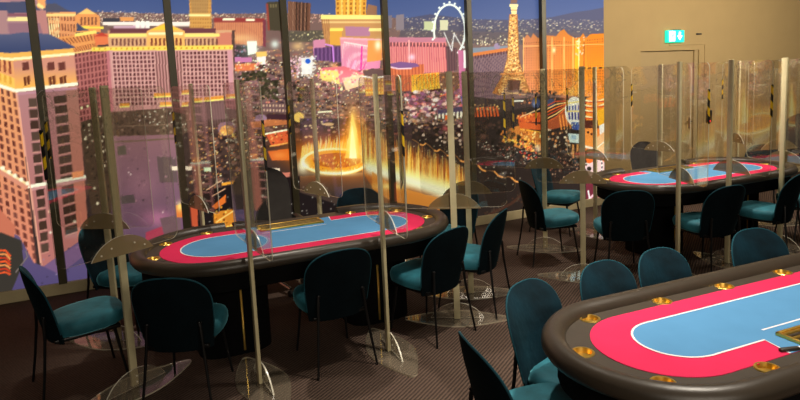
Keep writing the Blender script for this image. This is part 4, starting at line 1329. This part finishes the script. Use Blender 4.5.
oc = office_chair("tall black mesh office chair behind the chip tray of the middle table")
oc.location = (1.17, 5.62, 0); oc.rotation_euler = (0, 0, radians(-88))
o2 = dup(oc, (6.32, 5.74, 0), radians(-95), 'black office chair behind the far table, below the exit sign')
o2.scale = (.84, .84, .84)
dup(oc, (9.35, 5.55, 0), radians(-120), 'black office chair at the right frame edge against the khaki wall')


# ------------------------------------------------------------------ dividers
HW = .42
ZB = .925


def rounded(x0, x1, z0, z1, r, n=6):
    pts = []
    for cx, cz, a0 in ((x1 - r, z0 + r, -pi / 2), (x1 - r, z1 - r, 0), (x0 + r, z1 - r, pi / 2), (x0 + r, z0 + r, pi)):
        for k in range(n + 1):
            a = a0 + pi / 2 * k / n
            pts.append((cx + r * cos(a), cz + r * sin(a)))
    return pts


def halfmoon(r, h, z0, n=20):
    """circular segment, flat side down"""
    R = (r * r + h * h) / (2 * h)
    a0 = math.asin(min(1, r / R))
    pts = [(R * sin(-a0 + 2 * a0 * k / n), z0 + R * cos(-a0 + 2 * a0 * k / n) - (R - h)) for k in range(n + 1)]
    return pts[::-1]


def divider(label, hw=HW, tape=True):
    """local +x points away from the table"""
    t = empty('acrylic_divider', (0, 0, 0), 0, label, 'divider screen')
    bm = BM(); box(bm, -.024, .024, -.030, -.008, .012, 2.0, .002)
    link('post', bm, M['post'], t)
    bm = BM(); upright(bm, rounded(-hw, hw, ZB, 1.985, .055), -.004, .004, 1)
    pn = link('clear_panel', bm, [M['sheet'], M['edge_clear']], t)
    if tape:
        bm = BM(); box(bm, hw - .012, hw + .003, -.0065, .0065, 1.47, 1.76)
        link('safety_tape', bm, M['tape'], pn)
    bm = BM(); upright(bm, halfmoon(.215, .125, ZB - .012), .0045, .0125, 1)
    mo = link('half_moon_bracket', bm, [M['moon'], M['edge']], t)
    bm = BM()
    for a in (-.15, -.08, .08, .15):
        zz = ZB + .018 + (.03 if abs(a) < .1 else 0)
        tube(bm, [(a, .012, zz), (a, .017, zz)], .006, 8)
    link('screw', bm, M['edge'], mo)
    # foot: floor plate with pointed ends and an upright half-moon brace
    pts = []
    for k in range(48):
        a = 2 * pi * k / 48
        ca, sa = cos(a), sin(a)
        x = .43 * (abs(ca) ** .9) * (1 if ca > 0 else -1)
        y = .17 * (1 - (abs(x) / .43) ** 1.6 * .72) * (abs(sa) ** .55) * (1 if sa > 0 else -1)
        pts.append((x, y))
    bm = BM(); prism(bm, pts, .001, .011, 1)
    link('floor_plate', bm, [M['foot'], M['edge_dim']], t)
    bm = BM(); upright(bm, halfmoon(.215, .125, .011), .0, .010, 1)
    br = link('foot_brace', bm, [M['foot'], M['edge']], t)
    bm = BM()
    for zz in (.045, .085):
        tube(bm, [(0, .010, zz), (0, .016, zz)], .006, 8)
    link('screw', bm, M['edge'], br)
    return t


M['edge_clear'] = acrylic('clear_sheet_edge', (.9, .9, .86), .6, 0, 1.5, (240, 232, 205))
M['edge_dim'] = acrylic('foot_sheet_edge', (.8, .78, .72), .6, 0, 1.5, (240, 228, 200))
DV1, DV2 = 'clear dividers around the middle poker table', 'clear dividers around the far poker table'
DV = [
    # x, y, direction of the outward end (deg), label, group
    (-.20, 5.10, 145, "clear divider at the left back of the middle table, second post from the left", DV1),
    (-.08, 4.20, 212, "clear divider with the leftmost foreground post, at the left end of the middle table", DV1),
    (.68, 3.83, 275, "edge-on clear divider in front of the middle table, left of its chip tray", DV1),
    (1.61, 3.83, 267, "edge-on clear divider at the middle table front, before the rail's right half", DV1),
    (2.32, 4.09, 329, 'clear divider at the right front of the middle table, its foot among chair legs', DV1),
    (2.72, 4.53, 333, 'clear divider at the right end of the middle table, second half-moon from the front', DV1),
    (.53, 5.40, 106, "clear divider on the mural side of the middle table, left of the office chair", DV1),
    (1.60, 5.42, 106, "clear divider behind the middle table, in front of the ring of fire", DV1),
    (2.50, 5.42, 62, "clear divider behind the middle table, before the white part of the fire curtain", DV1),
    (4.16, 5.29, 139, "clear divider between the two chairs on the floor left of the far table", DV2),
    (3.85, 4.33, 140, 'clear divider with thick post and half-moon at the left end of the far table', DV2),
    (4.58, 3.86, 250, "edge-on clear divider at the far table front, before the door", DV2),
    (5.31, 3.90, 265, "clear divider at the far table front, its half-moon before the pink felt", DV2),
    (6.22, 3.97, 268, "clear divider with pinkish half-moon at the right frame edge", DV2),
    (7.16, 4.62, 333, "clear divider at the far table's right end, behind the pinkish half-moon", DV2),
    (5.03, 5.46, 96, 'clear divider behind the left of the far table, next to the edge of the mural', DV2),
    (6.12, 5.48, 96, 'clear divider behind the far table, in front of the door', DV2),
    (7.48, 5.42, 62, 'clear divider behind the far table, right of the door frame', DV2),
]
dproto = divider(DV[0][3])
for i, (x, y, a, lab, grp) in enumerate(DV):
    if i == 0:
        dproto.location = (x, y, 0); dproto.rotation_euler = (0, 0, radians(a)); dproto['group'] = grp
    else:
        o = dup(dproto, (x, y, 0), radians(a), lab, grp)

# ------------------------------------------------------------------ wall items
bm = BM(); box(bm, 7.53, 7.88, WALL_Y - .06, WALL_Y - .0, 2.33, 2.51, .006)
ex = link('exit_sign', bm, emitter('exit_green', (24, 214, 176), 1.35), None)
tag(ex, 'lit green and white emergency exit sign above the door', 'exit sign')
EW = emitter('exit_white', (236, 255, 250), 1.6)
bm = BM(); box(bm, 7.56, 7.68, WALL_Y - .063, WALL_Y - .059, 2.345, 2.495)
wp = link('doorway_pictogram', bm, EW, ex, False)
GR = emitter('exit_dark_green', (70, 230, 190), 1.0)
bm = BM()   # running figure
yA, yB = WALL_Y - .0655, WALL_Y - .0632
lathe_pts = [(7.635 + .012 * cos(2 * pi * k / 12), 2.472 + .012 * sin(2 * pi * k / 12)) for k in range(12)]
upright(bm, lathe_pts, yA, yB)
for seg in ([(7.63, 2.456), (7.615, 2.41), (7.632, 2.414), (7.645, 2.45)], [(7.615, 2.412), (7.60, 2.375), (7.575, 2.372), (7.576, 2.362), (7.61, 2.364), (7.63, 2.41)],
            [(7.62, 2.412), (7.65, 2.385), (7.65, 2.355), (7.662, 2.355), (7.662, 2.392), (7.632, 2.416)], [(7.628, 2.45), (7.60, 2.44), (7.59, 2.42), (7.60, 2.416), (7.61, 2.432), (7.64, 2.443)], [(7.64, 2.45), (7.668, 2.43), (7.664, 2.42), (7.636, 2.436)]):
    upright(bm, seg, yA, yB)
link('running_figure', bm, GR, wp, False)
bm = BM()   # arrow
upright(bm, [(7.76, 2.485), (7.76, 2.43), (7.725, 2.43), (7.78, 2.36), (7.835, 2.43), (7.80, 2.43), (7.80, 2.485)], WALL_Y - .063, WALL_Y - .0595)
link('arrow', bm, EW, ex, False)
bm = BM(); box(bm, 7.64, 7.82, WALL_Y - .05, WALL_Y, 2.51, 2.525, .003)
link('mounting_rail', bm, M['chrome'], ex, False)

bm = BM(); box(bm, 8.46, 8.56, WALL_Y - .035, WALL_Y, 1.05, 1.25, .006)
rd = link('card_reader', bm, M['plastic'], None)
tag(rd, 'small black card reader with a red light on the khaki wall right of the door', 'card reader')
bm = BM(); box(bm, 8.495, 8.525, WALL_Y - .038, WALL_Y - .034, 1.065, 1.085)
link('red_light', bm, emitter('red_led', (230, 40, 50), 1.5), rd, False)
bm = BM(); box(bm, 8.2, 8.32, WALL_Y - .012, WALL_Y, 2.44, 2.465, .003)
pl = link('wall_plate', bm, M['darkwall'], None)
tag(pl, 'little brown plate on the khaki wall above the right of the door frame', 'plate')


# ------------------------------------------------------------------ lights
def spot(x, y, z, tx, ty, power, size, blend=.6, col=(1, .9, .76), r=.06):
    ld = bpy.data.lights.new('downlight', 'SPOT')
    ld.energy = power
    ld.spot_size = radians(size)
    ld.spot_blend = blend
    ld.color = col
    ld.shadow_soft_size = r
    o = bpy.data.objects.new('downlight', ld)
    COL.objects.link(o)
    o.location = (x, y, z)
    d = Vector((tx - x, ty - y, -z))
    o.rotation_euler = d.to_track_quat('-Z', 'Y').to_euler()
    return o


def area(x, y, z, tx, ty, tz, sx, sy, power, col=(1, .88, .72)):
    ld = bpy.data.lights.new('fill_lamp', 'AREA')
    ld.shape = 'RECTANGLE'; ld.size = sx; ld.size_y = sy; ld.energy = power; ld.color = col
    o = bpy.data.objects.new('fill_lamp', ld); COL.objects.link(o)
    o.location = (x, y, z)
    o.rotation_euler = Vector((tx - x, ty - y, tz - z)).to_track_quat('-Z', 'Y').to_euler()
    return o


ZL = 3.22
spot(1.30, 4.55, ZL, 1.30, 4.5, 200, 75, .6)
spot(5.60, 4.60, ZL, 5.6, 4.5, 250, 80, .6)
spot(2.80, 1.80, ZL, 2.8, 1.75, 340, 85, .7)
spot(2.10, 3.10, ZL, 2.1, 3.1, 230, 72, .8)
spot(4.0, 3.2, ZL, 4.1, 3.3, 80, 85, .8)
spot(3.9, 5.4, ZL, 4.0, 5.2, 70, 70, .8)
spot(-.35, 4.5, ZL, -.3, 4.6, 24, 45, .8)
# added fill lamps: washes for the khaki wall and mural, fill behind the camera
area(7.6, 3.6, ZL, 7.8, 6.6, 2.4, 4.5, .5, 262)
area(2.0, 5.3, ZL, 2.0, 6.66, 1.6, 7.0, .2, 10)
area(.6, -2.7, 3.1, .9, 4.6, 1.2, 4.0, .8, 170)
w = bpy.data.worlds.new('World')
SC.world = w
w.use_nodes = True
w.node_tree.nodes['Background'].inputs[0].default_value = (.9, .8, .65, 1)
w.node_tree.nodes['Background'].inputs[1].default_value = .02
